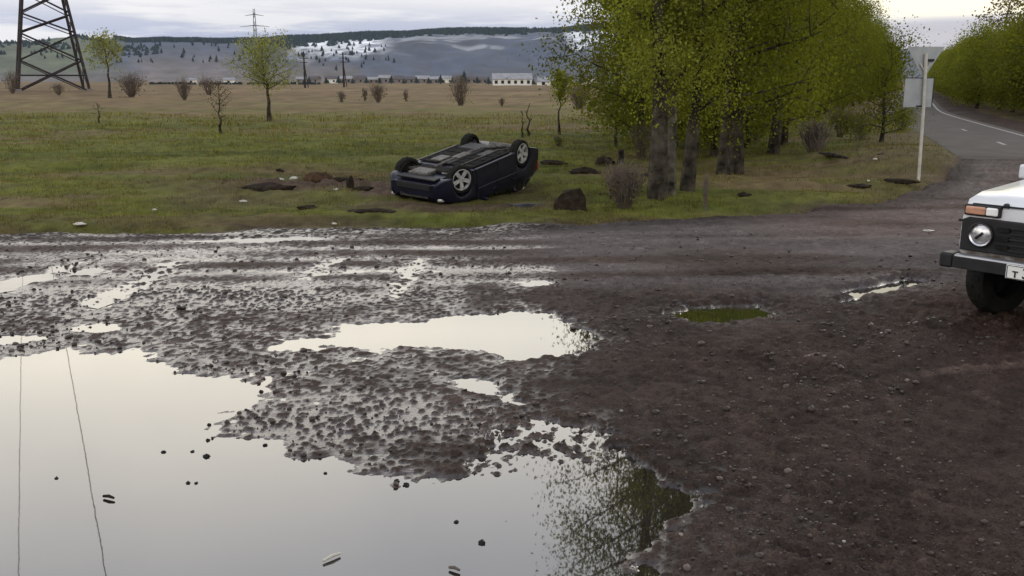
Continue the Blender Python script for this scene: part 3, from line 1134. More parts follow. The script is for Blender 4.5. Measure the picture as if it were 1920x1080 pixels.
# ------------------------------------------------------------------ pylons, poles, wires
def pylon():
    root = empty('pylon', (-91.5, 190, 0), (0, 0, R_(29)))
    tag(root, 'big rusty lattice pylon cut by the top of frame at left', 'pylon')
    b0 = 6.3

    def half(z):
        return b0 + (3.75 - b0) * z / 17.9 if z < 22 else (b0 + (3.75 - b0) * 22 / 17.9) * (1 - (z - 22) / 15) + .8 * (z - 22) / 15
    lv = [0, 3.6, 7.0, 10.6, 14.4, 18.2, 22, 27, 32, 36]
    for sx, sy in ((-1, -1), (1, -1), (1, 1), (-1, 1)):
        MB().tube([(sx * half(z), sy * half(z), z - .2) for z in lv], .30, 5).build('leg', M_STEEL, root)
        MB().box((sx * half(0), sy * half(0), .15), (1.3, 1.3, .7)).build('footing', M_WALL, root)
    cor = lambda i, z: [(-half(z), -half(z)), (half(z), -half(z)), (half(z), half(z)), (-half(z), half(z))][i % 4]
    pan = [(0, 5.9), (5.9, 10.9), (11.2, 14.6), (14.9, 19.0), (19.0, 22), (22, 27), (27, 32), (32, 36)]
    for a, b in pan:
        for i in range(4):
            p0, p1 = cor(i, a), cor(i + 1, a)
            q0, q1 = cor(i, b), cor(i + 1, b)
            th = (.17, .07, .10, .07)[i]
            MB().tube([(*p0, a), (*q1, b)], th, 4).build('brace', M_STEEL, root)
            MB().tube([(*p1, a), (*q0, b)], th, 4).build('brace', M_STEEL, root)
    for z in (3.1, 19.0, 22, 27, 32):
        for i in range(4):
            MB().tube([(*cor(i, z), z), (*cor(i + 1, z), z)], .12, 4).build('crossbar', M_STEEL, root)
    for z, L in ((22, 11), (27, 9), (32, 7)):
        for s in (-1, 1):
            MB().tube([(0, 0, z + 1.5), (s * L, 0, z)], .15, 4).tube([(s * half(z), .8, z), (s * L, 0, z)], .15, 4).tube([(s * half(z), -.8, z), (s * L, 0, z)], .15, 4).build('arm', M_STEEL, root)
            MB().lathe([(z - 2.2 + k * .2, .12 if k % 2 else .22) for k in range(11)], 6, 'z', (s * L, 0, 0)).build('insulator', M_DARK, root)
    return root


pylon()


def wire(A, B, sag, r, label):
    pts = []
    for t in np.linspace(0, 1, 41):
        p = np.array(A) * (1 - t) + np.array(B) * t
        p[2] -= sag * 4 * t * (1 - t)
        pts.append(p)
    tag(MB().tube(pts, r, 5).build('power_line', M_DARK), label, 'power line')


wire((-99.5, 190, 24.5), (34, -72, 24.5), 5.6, .018, 'overhead power line seen only mirrored at far left of largest puddle')
wire((-96.5, 190, 24.8), (38.5, -72, 24.8), 5.6, .024, 'overhead power line seen only mirrored right of its twin in largest puddle')

e = empty('pylon', (at(484, 158, 430)[0], 430, 0))
tag(e, 'thin far pylon with two cross arms above the leafy field tree', 'pylon')
MB().tube([(-1.3, 0, -.5), (-.3, 0, 33)], [.2, .15], 4).tube([(1.3, 0, -.5), (.3, 0, 33)], [.2, .15], 4).build('mast', M_FARSTEEL, e)
for k in range(8):
    z = 2 + k * 3.8
    wv_ = 1.3 * (1 - z / 40)
    MB().tube([(-wv_, 0, z), (wv_, 0, z + 3.4)], .09, 4).tube([(wv_, 0, z), (-wv_, 0, z + 3.4)], .09, 4).build('brace', M_FARSTEEL, e)
for z, L in ((25.3, 6.6), (30.0, 4.2)):
    MB().tube([(-L, 0, z), (0, 0, z + .6), (L, 0, z)], [.08, .2, .08], 4).build('arm', M_FARSTEEL, e)
for px_, y0, dist, lab in ((572, 97, 262, 'dark slender power pole just right of the leafy field tree'), (645, 98, 285, 'dark slender power pole left of the far village houses')):
    b = at(px_, 160, dist)
    ht = at(px_, y0, dist)[2]
    e = empty('power_pole', (b[0], dist, 0))
    tag(e, lab, 'power pole')
    MB().tube([(0, 0, -.3), (0, 0, ht)], [.32, .22], 6).build('post', M_STEEL, e)
    for dz, L in ((.6, 1.0), (1.7, 1.3), (2.8, 1.0)):
        MB().box((0, 0, ht - dz), (L * 2, .16, .18)).build('arm', M_STEEL, e)
    MB().tube([(.9, 0, -.2), (0, 0, ht * .7)], .14, 5).build('strut', M_STEEL, e)

# ------------------------------------------------------------------ trees
def rand_unit(r):
    a = r.uniform(0, 6.283)
    z = r.uniform(-1, 1)
    q = math.sqrt(1 - z * z)
    return Vector((q * math.cos(a), q * math.sin(a), z))


def leaf_mesh(name, pts, size, seed, tone, droop=.3, grp=None):
    """one small four-sided leaf at every point, at random tilts"""
    n = len(pts)
    g = np.random.default_rng(seed)
    P = np.asarray(pts)
    d = g.normal(size=(n, 3))
    d[:, 2] -= droop
    d /= np.linalg.norm(d, axis=1)[:, None]
    q = np.cross(d, g.normal(size=(n, 3)))
    q /= np.linalg.norm(q, axis=1)[:, None] + 1e-9
    s = size * g.uniform(.6, 1.35, n)[:, None]
    V = np.stack([P - d * s * .55, P + q * s * .36, P + d * s * .6, P - q * s * .36], 1).reshape(-1, 3)
    Fq = np.arange(4 * n).reshape(n, 4)
    if grp is None:
        base = np.array(tone)[g.integers(0, len(tone), n)] * g.uniform(.8, 1.2, n)[:, None]
    else:
        m_ = int(grp.max()) + 1
        gt = np.array(tone)[g.integers(0, len(tone), m_)] * g.uniform(.75, 1.25, m_)[:, None]
        base = (gt[grp] * .7 + np.array(tone).mean(0) * .3) * g.uniform(.85, 1.15, n)[:, None]
    return fast_mesh(name, V, Fq, False, np.repeat(base, 4, 0))


def tree_parts(seed, H, r0, spread, z0, nlimb, nleaf, lsize, tone, lean=(0, 0), up=.9, vase=0, sub=4, clump=.28, cling=0):
    r = random.Random(seed)
    trunk, limbs = MB(), MB()
    segs = []
    top = Vector((lean[0], lean[1], H * .93))
    n = 9
    tp = []
    for i in range(n):
        t = i / (n - 1)
        tp.append(Vector((lean[0] * t + r.uniform(-1, 1) * min(.07, r0 * .45) * min(i, 3), lean[1] * t + r.uniform(-1, 1) * min(.07, r0 * .45) * min(i, 3), H * .93 * t - (.12 if i == 0 else 0))))
    rad = [max(.012, r0 * (1 - (i / (n - 1)) ** .85 * .93) * (1.35 if i == 0 else 1)) for i in range(n)]
    trunk.tube(tp, rad, 9)

    def tpos(t):
        k = min(int(t * (n - 1)), n - 2)
        f_ = t * (n - 1) - k
        return tp[k].lerp(tp[k + 1], f_), rad[k] * (1 - f_) + rad[k + 1] * f_
    for i in range(nlimb):
        t = z0 + (1 - z0) * ((i + r.random()) / nlimb) * .98
        p, pr = tpos(t)
        an = i * 2.4 + r.uniform(-.5, .5)
        rel = (t - z0) / (1 - z0)
        L = spread * (math.sin(math.pi * min(1, .25 + .72 * rel)) ** .8) * r.uniform(.65, 1.15)
        if vase:
            L = spread * (.20 + .80 * min(1, rel * 1.35) ** 1.3) * (1 if rel < .8 else 1 - (rel - .8) * 3) * r.uniform(.7, 1.15)
        u = up * (.5 + .8 * rel)
        dirv = Vector((math.cos(an), math.sin(an), u)).normalized()
        pts = [p]
        cur = p.copy()
        for k in range(4):
            dirv = (dirv + Vector((r.uniform(-.25, .25), r.uniform(-.25, .25), r.uniform(-.12, .18)))).normalized()
            cur = cur + dirv * (L / 4)
            pts.append(cur.copy())
        limbs.tube(pts, [max(.008, pr * .42 * (1 - k / 5)) for k in range(5)], 5, False)
        for k in range(1, 5):
            segs.append((pts[k - 1], pts[k]))
        for j in range(sub):
            k = r.randint(1, 3)
            b = pts[k].lerp(pts[k + 1], r.random())
            d2 = (dirv * .5 + rand_unit(r) * .9 + Vector((0, 0, .15))).normalized()
            e_ = b + d2 * L * r.uniform(.2, .45)
            limbs.tube([b, b.lerp(e_, .5) + rand_unit(r) * .04, e_], [pr * .13 + .004, pr * .08 + .003, .003], 3, False)
            segs.append((b, e_))
            segs.append((b.lerp(e_, .4), e_))
    for i in range(cling):
        t = z0 + (.75 - z0) * r.random()
        q, pr = tpos(t)
        segs.append((q, q + rand_unit(r) * .55))
    g = np.random.default_rng(seed + 1)
    A = np.array([a for a, b in segs])
    B = np.array([b for a, b in segs])
    ln = np.linalg.norm(B - A, axis=1) + .15
    wgt = ln * g.uniform(.2, 1.8, len(ln))
    k = g.choice(len(segs), nleaf, p=wgt / wgt.sum())
    t = g.random(nleaf)[:, None]
    P = A[k] * (1 - t) + B[k] * t + g.normal(0, clump, (nleaf, 3)) * np.array([1, 1, .85])
    ok_ = P[:, 2] > .3
    return trunk, limbs, P[ok_], k[ok_]


def tree(name, label, cat, pos, seed, H, r0, spread, z0, nlimb, nleaf, lsize, tone, lm=None, group=None, rz=0, crown='crown', bark=None, **k):
    tr_, li, P, grp = tree_parts(seed, H, r0, spread, z0, nlimb, nleaf, lsize, tone, **k)
    e = empty(name, pos, (0, 0, rz))
    tag(e, label, cat, group)
    t_ = tr_.build('trunk', bark or M_BARK, e, True)
    li.build('limb', bark or M_BARK, t_, True)
    if nleaf:
        c = link(crown, leaf_mesh('crown', P, lsize, seed + 3, tone, grp=grp), lm or L_BELT, e)
        c['kind'] = 'stuff'
    return e


def copy_tree(o, loc, rz, sc, label=None, parent=None):
    c = o.copy()
    COL.objects.link(c)
    if parent is None:
        c.location = loc
        c.rotation_euler[2] = rz
        c.scale = sc
        if label:
            c['label'] = label
    else:
        c.parent = parent
    for ch in list(o.children):
        copy_tree(ch, None, None, None, None, c)
    return c


T_NEAR = [(.175, .195, .030), (.140, .168, .026), (.205, .215, .040)]
T_BELT = [(.120, .140, .015), (.100, .122, .013), (.142, .156, .019)]
T_PALE = [(.19, .21, .07), (.23, .24, .09), (.15, .16, .06)]
T_YEL = [(.16, .165, .03), (.12, .14, .03), (.19, .17, .04)]
# the near group beside the dirt road
p = gp(1233, 372)
tree('poplar_tree', 'tall tree with the thickest dark trunk, nearest the dirt road', 'tree', p, 21, 17, .15, 4.3, .10, 44, 70000, .056, T_NEAR, L_NEAR, lean=(-.2, .3), clump=.26, vase=1, cling=30)
p = gp(1258, 366)
tree('poplar_tree', 'slimmer pale-barked tree standing between two dark trunks near road', 'tree', p, 22, 15, .085, 2.6, .14, 32, 34000, .052, T_NEAR, L_NEAR, lean=(.3, .6), bark=M_PALEBARK, clump=.28, vase=1, cling=30)
p = gp(1288, 357)
tree('poplar_tree', 'dark forked tree right of the thickest trunk near the road', 'tree', p, 23, 15, .12, 3.0, .10, 36, 44000, .052, T_NEAR + T_BELT, L_NEAR, lean=(.5, .2), clump=.3, vase=1, cling=40)
p = gp(1154, 273)
tree('young_tree', 'slender yellow-green young tree left of the trunk group', 'tree', p, 24, 6.6, .05, 1.55, .08, 26, 11000, .075, T_YEL, L_NEAR, lean=(.1, 0), clump=.22)
# shelterbelt along the road
near_belt = [((1352, 328), 25, 12.8, .10, 'dark-trunked tree standing in pair behind the near trunk group, left one'),
             ((1379, 322), 26, 12.2, .17, 'grey-trunked broad tree standing in pair behind the near trunk group, right one'),
             ((1450, 287), 27, 12.5, .15, 'belt tree with a single stout leaning trunk above the ditch'),
             ((1470, 272), 28, 9.5, .10, 'belt tree behind the bare fallen shrub'),
             ((1652, 266), 29, 3.6, .07, 'short belt tree nearest the sign post at the row end')]
for (q, sd_, H, r0, lab) in near_belt:
    p = gp(*q)
    tree('belt_tree', lab, 'tree', p, sd_, H, r0, 2.8 if H > 9 else 1.1, .09, 34, 24000 if H > 9 else 5000, .07, T_BELT, L_BELT, clump=.36, up=.55, cling=24, lean=(.15, .2))
protos = []
rr = random.Random(31)
BG = 'belt trees in the left row along the road'
BL = 'leafy green belt tree inside the row left of the asphalt road'
for i in range(5):
    protos.append(tree('belt_tree', BL, 'tree', (0, 0, 0), 40 + i, 9.6, .10, 2.4, .05, 30, 18000, .085, T_BELT, L_BELT, BG, clump=.42, up=.5))
used = [False] * 5
belt = []
yv = 27.5
while yv < 175:
    for k in range(2 if yv < 60 else 3):
        f_ = rr.random()
        xr_ = .432 * yv - 5.8
        belt.append((xr_ - (4.4 + .01 * yv) * f_ * f_ + rr.uniform(-.3, .3), yv + rr.uniform(-1, 1)))
    yv += 2.6 + yv * .045
for i, (bx, by) in enumerate(belt):
    k = i % 5
    s_ = rr.uniform(.82, 1.08) * (1.0 if by < 60 else .92)
    sc_ = (s_ * rr.uniform(.95, 1.2), s_ * rr.uniform(.95, 1.2), s_)
    z = gz(bx, by)
    if not used[k]:
        used[k] = True
        o = protos[k]
        o.location = (bx, by, z)
        o.scale = sc_
        o.rotation_euler[2] = rr.uniform(0, 6)
    else:
        copy_tree(protos[k], (bx, by, z), rr.uniform(0, 6), sc_)
# the row on the right side of the road
RG = 'bushy trees in the right row along the road'
RL = 'bushy green tree in the row right of the asphalt road'
T_ROW = [(.125, .142, .017), (.105, .126, .015), (.145, .158, .02)]
rp = [tree('roadside_tree', RL, 'tree', (0, 0, 0), 60 + i, 6.4, .11, 2.2, .06, 26, 11000, .115, T_ROW, L_BELT, RG, clump=.42, up=.7) for i in range(3)]
used = [False] * 3
row = []
yv = 49.0
while yv < 200:
    for k in range(2):
        xr = max(28.5 + .25 * (yv - 52), .415 * yv + 3.6) + 2.3 + k * 3.2 + rr.uniform(-.5, .5)
        row.append((xr, yv + rr.uniform(-.8, .8)))
    yv += 2.4 + yv * .03
for i, (bx, by) in enumerate(row):
    k = i % 3
    s_ = rr.uniform(1.12, 1.3) if by < 60 else rr.uniform(.84, 1.04)
    z = gz(bx, by)
    sc_ = (s_ * 1.15, s_ * 1.15, s_)
    if not used[k]:
        used[k] = True
        o = rp[k]
        o.location = (bx, by, z)
        o.scale = sc_
    else:
        copy_tree(rp[k], (bx, by, z), rr.uniform(0, 6), sc_)
T_BRN = [(.10, .075, .05), (.13, .10, .07), (.07, .06, .03)]
tree('bare_tree', 'tall thinly leaved brown tree rising above the right tree row', 'tree', (42.5, 83, 0), 71, 11.4, .2, 2.3, .3, 26, 1500, .2, T_BRN, L_NEAR, clump=.35)
tree('bare_tree', 'second thinly leaved brown tree at the frame edge above right row', 'tree', (43.5, 78, 0), 72, 10.8, .2, 2.2, .3, 24, 1300, .2, T_BRN, L_NEAR, clump=.35)


# ------------------------------------------------------------------ field trees and shrubs
def twig_bush(mb, n, h, w_, seed, thick=.012, z0=0.0, branch=3):
    r = random.Random(seed)
    for i in range(n):
        a = r.uniform(0, 6.283)
        tilt = r.uniform(.05, 1) * w_ / 2
        L = h * r.uniform(.55, 1.0)
        e_ = Vector((math.cos(a) * tilt, math.sin(a) * tilt, L))
        b = Vector((math.cos(a) * .06 * w_, math.sin(a) * .06 * w_, z0 - .03))
        m = b.lerp(e_, .5) + Vector((r.uniform(-.1, .1) * w_, r.uniform(-.1, .1) * w_, 0))
        mb.tube([b, m, e_], [thick, thick * .7, thick * .3], 3, False)
        for j in range(branch):
            q = m.lerp(e_, r.random() * .8)
            q2 = q + Vector((r.uniform(-1, 1) * w_ * .3, r.uniform(-1, 1) * w_ * .3, r.uniform(.1, .4) * h))
            mb.tube([q, q2], [thick * .5, thick * .2], 3, False)
    return mb


def bush(px_, py_, hpx, wpx, n, label, seed, leaves=0, tone=None, name='bare_bush', cat='bush', thick=1.0):
    p = gp(px_, py_)
    d = p[1]
    h, w_ = hpx / F * d, wpx / F * d
    e = empty(name, p)
    tag(e, label, cat)
    twig_bush(MB(), int(n * 1.7), h, w_, seed, thick * max(.008, d * .00020)).build('twigs', M_TWIG, e)
    if leaves:
        g = np.random.default_rng(seed)
        P = np.stack([g.normal(0, w_ * .24, leaves), g.normal(0, w_ * .24, leaves), np.abs(g.normal(.5, .22, leaves)) * h], -1)
        c = link('foliage', leaf_mesh('foliage', P, max(.05, d * .0015), seed, tone), L_NEAR, e)
        c['kind'] = 'stuff'
    return e


p = gp(505, 223)
d = p[1]
tree('field_tree', 'lone leafy green tree with short dark trunk in left field', 'tree', p, 81, 136 / F * d, .12, 70 / F * d, .40, 34, 5200, .085, T_PALE, L_NEAR, clump=.3, up=.62, lean=(-.1, 0))
p = gp(206, 183)
d = p[1]
tree('field_tree', 'pale green tree with bare lower trunk right of the pylon', 'tree', p, 82, 116 / F * d, .2, 36 / F * d, .5, 20, 1700, .22, T_PALE, L_NEAR, clump=.5, up=.6)
p = gp(1049, 250)
d = p[1]
tree('young_tree', 'thin young tree with small green crown right of overturned car', 'tree', p, 83, 112 / F * d, .055, 24 / F * d, .6, 14, 900, .1, T_NEAR, L_NEAR, clump=.16, up=.6)
p = gp(414, 249)
d = p[1]
tree('bare_tree', 'bare brown sapling in the field left of leafy lone tree', 'sapling', p, 84, 98 / F * d, .06, 26 / F * d, .3, 14, 260, .06, T_BRN, L_NEAR, clump=.1, up=1.0)
p = gp(186, 231)
d = p[1]
tree('bare_tree', 'small bare sapling in the field below the pylon', 'sapling', p, 85, 38 / F * d, .05, 14 / F * d, .2, 8, 60, .05, T_BRN, L_NEAR, clump=.06)
p = gp(991, 258)
d = p[1]
tree('bare_tree', 'thin bare trunk rising straight behind overturned car', 'sapling', p, 86, 66 / F * d, .06, 8 / F * d, .5, 5, 0, .05, T_BRN, L_NEAR)
p = gp(979, 256)
tree('bare_tree', 'shorter bare stem just left of the straight thin trunk', 'sapling', p, 87, 50 / F * p[1], .045, 6 / F * d, .5, 4, 0, .05, T_BRN, L_NEAR)
bush(246, 182, 44, 62, 60, 'brown bare thicket beside the pale tree near pylon', 90, 220, T_BRN)
bush(346, 187, 38, 34, 40, 'brown bare bush midway between pylon and lone leafy tree', 91, 160, T_BRN)
bush(392, 178, 34, 44, 34, 'faint bare bush behind the bare sapling at left', 92, 120, T_BRN)
bush(640, 193, 22, 18, 22, 'small dark bush left of the far village in brown grass', 93, 60, T_BRN)
bush(684, 189, 24, 14, 18, 'narrow dark bush left of the rounder one in mid field', 94, 60, T_BRN)
bush(709, 192, 34, 34, 40, 'rounded brown bush in mid field left of car', 95, 140, T_BRN)
bush(761, 190, 22, 14, 14, 'sparse upright bush between two rounder ones, mid field', 96, 40, T_BRN)
bush(864, 198, 54, 46, 50, 'tall brown bush in far field above overturned car', 97, 260, T_BRN)
bush(941, 199, 16, 16, 16, 'tiny reddish bush below the long white shed', 98, 40, T_BRN)
bush(1086, 203, 44, 52, 70, 'dense brown bush left of the near tree group', 99, 420, T_BRN)
bush(24, 175, 42, 34, 30, 'bare bush at the left frame edge beside the pylon', 100, 120, T_BRN)
bush(110, 178, 22, 30, 24, 'low bare bush under the pylon legs', 101, 60, T_BRN)
bush(1047, 274, 20, 26, 24, 'low green weed clump right behind overturned car', 102, 160, T_BELT, 'weed_clump', 'weed')
bush(1168, 391, 82, 84, 130, 'dry brown bush at the roadside left of thickest trunk', 103, 420, [(.10, .08, .04), (.14, .12, .06), (.05, .035, .025)], 'dry_bush', 'bush', .9)
bush(1200, 300, 70, 60, 26, 'small leafy bush growing left behind the thickest trunk', 104, 300, T_YEL)
bush(1526, 292, 66, 70, 30, 'bare dark shrub with spreading branches under belt trees', 105, 60, T_BRN, 'bare_bush', 'bush', 3.2)
bush(1322, 392, 70, 20, 9, 'few tall dry stalks right of the near trunk group', 106, 0)
for i, (a, b, hp, wp_, lab) in enumerate(((1610, 262, 52, 70, 'low leafy shrub under the belt trees left of the short end tree'), (1575, 256, 60, 60, 'leafy shrub deeper under the belt trees behind bare shrub'),
                                         (1690, 246, 50, 50, 'low leafy shrub at the belt end right of the short tree'), (1420, 262, 48, 60, 'leafy undergrowth shrub behind the stout leaning trunk'),
                                         (1330, 268, 50, 60, 'leafy undergrowth shrub seen between the near trunks and paired trunks'))):
    bush(a, b, hp, wp_, 20, lab, 120 + i, 1400, T_BELT, 'leafy_shrub', 'shrub')
p = gp(1163, 306)
e = empty('stump', p)
tag(e, 'short broken stump left of the trunk group', 'stump')
MB().tube([(0, 0, -.05), (.01, 0, .2), (.02, .01, .36)], [.10, .085, .075], 8).build('stem', M_BARK, e)
p, q = gp(1530, 296), gp(1590, 300)
tag(MB().tube([p + [0, 0, .06], (p + q) / 2 + [0, .1, .1], q + [0, 0, .05]], [.10, .07, .03], 7).build('fallen_branch', M_BARK), 'dark fallen branch lying in the ditch below bare shrub', 'branch')


# ------------------------------------------------------------------ sods and stones
def lump(name, px_, py_, wpx, hpx, m, label, cat, seed, dep=.8, group=None, flat=0.0):
    p = gp(px_, py_)
    d = p[1]
    w_, h = wpx / F * d, hpx / F * d
    bm = bmesh.new()
    bmesh.ops.create_icosphere(bm, subdivisions=3, radius=1)
    r = random.Random(seed)
    off = Vector((r.uniform(0, 50), r.uniform(0, 50), r.uniform(0, 50)))
    from mathutils import noise
    for v in bm.verts:
        n_ = noise.fractal(v.co * 1.7 + off, 1.0, 2.0, 4)
        v.co *= 1 + .45 * n_
        v.co = Vector((v.co.x * w_ / 2, v.co.y * w_ * dep / 2, max(v.co.z, -.35) * h * .62 + h * .16))
    me = bpy.data.meshes.new(name)
    bm.to_mesh(me)
    bm.free()
    for pl in me.polygons:
        pl.use_smooth = True
    o = link(name, me, m)
    o.location = p
    return tag(o, label, cat, group)


lump('sod', 500, 356, 92, 15, M_SOD, 'long ragged torn sod in field left of the car', 'clod', 1, .5)
lump('sod', 597, 341, 60, 22, M_REDSOD, 'reddish torn sod heap left of overturned car', 'clod', 2, .6)
lump('sod', 657, 352, 16, 24, M_SOD, 'small upright dark clod left of the car front', 'clod', 3)
lump('sod', 525, 327, 16, 14, M_SOD, 'dark clod above the white scraps left of car', 'clod', 4)
lump('sod', 640, 340, 70, 9, M_SOD, 'flat dark sod strip between reddish heap and car', 'clod', 5, .4)
lump('sod', 680, 357, 44, 10, M_SOD, 'low dark clod close to the car front corner', 'clod', 6, .5)
lump('sod', 578, 391, 40, 8, M_SOD, 'low dark clod near the road edge below reddish heap', 'clod', 7, .5)
lump('sod', 700, 398, 90, 9, M_SOD, 'long dark earth ridge at verge below car front', 'clod', 8, .4)
lump('sod', 1095, 327, 58, 15, M_SOD, 'dark grassy sod right of overturned car', 'clod', 9, .5)
lump('sod', 1134, 308, 34, 18, M_SOD, 'dark clod beyond the grassy sod right of car', 'clod', 10)
lump('sod', 1034, 309, 50, 11, M_SOD, 'flat dark sod just behind the car tail', 'clod', 11, .5)
lump('sod', 1220, 330, 34, 10, M_SOD, 'small sod touching the thickest trunk from left', 'clod', 12, .5)
lump('sod', 1395, 368, 26, 9, M_SOD, 'lone dark clod in grass right of near trunks', 'clod', 13, .5)
lump('sod', 1690, 343, 60, 11, M_SOD, 'long dark clod left of the sign post foot', 'clod', 14, .4)
lump('sod', 1610, 352, 48, 9, M_SOD, 'dark clod farther left of the sign post', 'clod', 15, .4)
lump('sod', 1652, 296, 18, 11, M_SOD, 'dark lump with pale scrap beside belt end', 'clod', 16)
lump('sod', 990, 388, 90, 9, M_DARK, 'flat black debris strip right of overturned car', 'debris', 17, .35)

# dark block standing up beside the car
p = gp(1068, 393)
bm = bmesh.new()
w_, h_ = .55, .42
P = [(-.27, -.16, -.04), (.29, -.16, -.04), (.29, .20, -.04), (-.30, .20, -.04), (-.25, -.13, .12), (.25, -.14, .20), (.24, .15, .22), (-.24, .17, .14),
     (-.12, -.10, .30), (.16, -.10, .36), (.18, .08, .37), (-.08, .1, .31)]
V_ = [bm.verts.new(q) for q in P]
for q in ((0, 1, 5, 4), (1, 2, 6, 5), (2, 3, 7, 6), (3, 0, 4, 7), (4, 5, 9, 8), (5, 6, 10, 9), (6, 7, 11, 10), (7, 4, 8, 11), (8, 9, 10, 11), (3, 2, 1, 0)):
    bm.faces.new([V_[i] for i in q])
bmesh.ops.subdivide_edges(bm, edges=bm.edges, cuts=3, use_grid_fill=True)
from mathutils import noise as mnoise
for v in bm.verts:
    v.co += mnoise.noise_vector(v.co * 5) * .03
me = bpy.data.meshes.new('earth_block')
bm.to_mesh(me)
bm.free()
tag(link('earth_block', me, M_SOD), 'dark upright block of torn earth right of overturned car', 'clod').location = p

LIT = [(150, 421, 30, 9, 'oblong white scrap at the verge, leftmost piece of litter'), (290, 394, 11, 6, 'small white scrap in the grass right of the oblong one'),
       (457, 378, 16, 7, 'white scrap below the long ragged sod'), (527, 337, 14, 7, 'pale scrap under the dark clod left of car'),
       (551, 336, 18, 10, 'round pale scrap beside the reddish sod heap'), (630, 357, 14, 8, 'pale scrap right below the reddish sod heap'),
       (683, 349, 14, 6, 'pale scrap nearest to the car front'), (627, 420, 11, 6, 'grey white scrap at the road edge below car front'),
       (1640, 299, 10, 6, 'pale scrap beside the dark lump at belt end'), (1628, 340, 8, 6, 'tiny pale scrap in grass left of sign post'),
       (1740, 433, 26, 5, 'pale flat scrap on the road left of white car'), (1785, 323, 18, 7, 'pale straw tuft right of the sign post foot')]
for i, (a, b, c_, d_, lab) in enumerate(LIT):
    lump('litter', a, b, c_ * .8, d_ * .6, M_RAG, lab, 'litter', 200 + i, .6)

# stones poking from the puddle and floating bits
G_S = 'small stones poking out of the largest puddle'
for i, (a, b, s_) in enumerate(((307, 848, 9), (387, 856, 13), (361, 847, 8), (106, 897, 8), (353, 906, 9), (368, 906, 8), (392, 797, 9), (462, 770, 9), (497, 835, 9),
                                (390, 826, 9), (855, 979, 10), (903, 1018, 14), (482, 785, 12), (762, 910, 13), (744, 903, 12), (610, 888, 8), (490, 735, 9))):
    p = G(a, b)
    o = lump('stone', a, b, s_, s_ * .7, M_STONE, 'small dark stone poking out of the largest puddle', 'stone', 300 + i, .9, G_S)
    o.location = (p[0], p[1], -.004)
for nm, a, b, a2, b2, r_, m, lab in (('stick', 606, 1056, 638, 1042, .008, M_RAG, 'white stick floating low in largest puddle'),
                                     ('bark_chip', 194, 934, 214, 938, .009, M_SOD, 'dark bark chip floating left in largest puddle'),
                                     ('leaf_scrap', 842, 1068, 862, 1074, .008, M_TWIG, 'small twig scrap floating at bottom of largest puddle')):
    p, q = G(a, b), G(a2, b2)
    o = MB().tube([p + [0, 0, .012], (p + q) / 2 + [0, 0.003, .017], q + [0, 0, .013]], [r_ * .8, r_, r_ * .7], 6).build(nm, m)
    tag(o, lab, nm.split('_')[-1])

# ------------------------------------------------------------------ road sign
sp_ = gp(1723, 331)
root = empty('road_sign', sp_)
tag(root, 'give way sign and plate seen from behind on a pale post', 'road sign')
top = at(1738, 96, sp_[1] + .05) - sp_
MB().tube([(0, 0, -.2), (-.04, 0, 1.4), (-.09, .0, top[2] - .05)], .035, 10).build('post', M_POST, root, True)
dpt = sp_[1]
k_ = dpt / F
zt = top[2] + 8 * k_
zb_ = zt - 54 * k_
cx_ = -.09


def plate_prism(name, P, th, m, parent, y0):
    mb = MB()
    n = len(P)
    mb.add([(x, y0, z) for x, z in P] + [(x, y0 + th, z) for x, z in P],
           [tuple(range(n)), tuple(range(2 * n - 1, n - 1, -1))] + [(i, (i + 1) % n, n + (i + 1) % n, n + i) for i in range(n)])
    return mb.build(name, m, parent)


w2 = 32 * k_
cr_ = .03
tri = [(cx_ - w2, zt), (cx_ - w2 - .01, zt - .03), (cx_ - .03, zb_ + .01), (cx_, zb_), (cx_ + .03, zb_ + .01), (cx_ + w2 + .01, zt - .03), (cx_ + w2, zt)]
tp_ = plate_prism('triangle_plate', tri, .012, M_GALV, root, .045)
sc3 = [(cx_ + (x - cx_) * .98, zb_ + (z - zb_) * .985 + .003) for x, z in tri]
fr_ = plate_prism('red_face', sc3, .003, M_REDPAINT, tp_, .058)
zc_ = (2 * zt + zb_) / 3
plate_prism('white_face', [(cx_ + (x - cx_) * .6, zc_ + (z - zc_) * .6) for x, z in tri], .003, M_PLATE, tp_, .062)
r0_, r1_ = zt - 56 * k_, zt - 108 * k_
rcx = cx_ - 6 * k_
rec = [(rcx - 26 * k_, r0_), (rcx - 26 * k_, r1_), (rcx + 26 * k_, r1_), (rcx + 26 * k_, r0_)]
rp_ = plate_prism('square_plate', rec, .012, M_GALV, root, .045)
plate_prism('white_face', [(rcx + (x - rcx) * .97, (r0_ + r1_) / 2 + (z - (r0_ + r1_) / 2) * .97) for x, z in rec], .003, M_PLATE, rp_, .058)
MB().box((rcx, .051, r0_ + .006), (52 * k_ + .03, .03, .014)).build('rim', M_DARK, rp_)
MB().box((rcx + 26 * k_ + .005, .051, (r0_ + r1_) / 2), (.014, .03, 52 * k_)).build('rim', M_DARK, rp_)
MB().box((cx_ + .10, .02, zt - 24 * k_), (.17, .05, .05)).build('clamp', M_DARK, root)
MB().tube([(cx_, 0, zt - 44 * k_), (cx_ - .10, .03, zt - 30 * k_)], .016, 6).tube([(cx_, 0, zt - 44 * k_), (cx_ + .12, .03, zt - 30 * k_)], .016, 6).build('bracket', M_POST, root)
MB().box((rcx + .04, .03, r1_ + .02), (.12, .05, .03)).build('clamp', M_DARK, root)


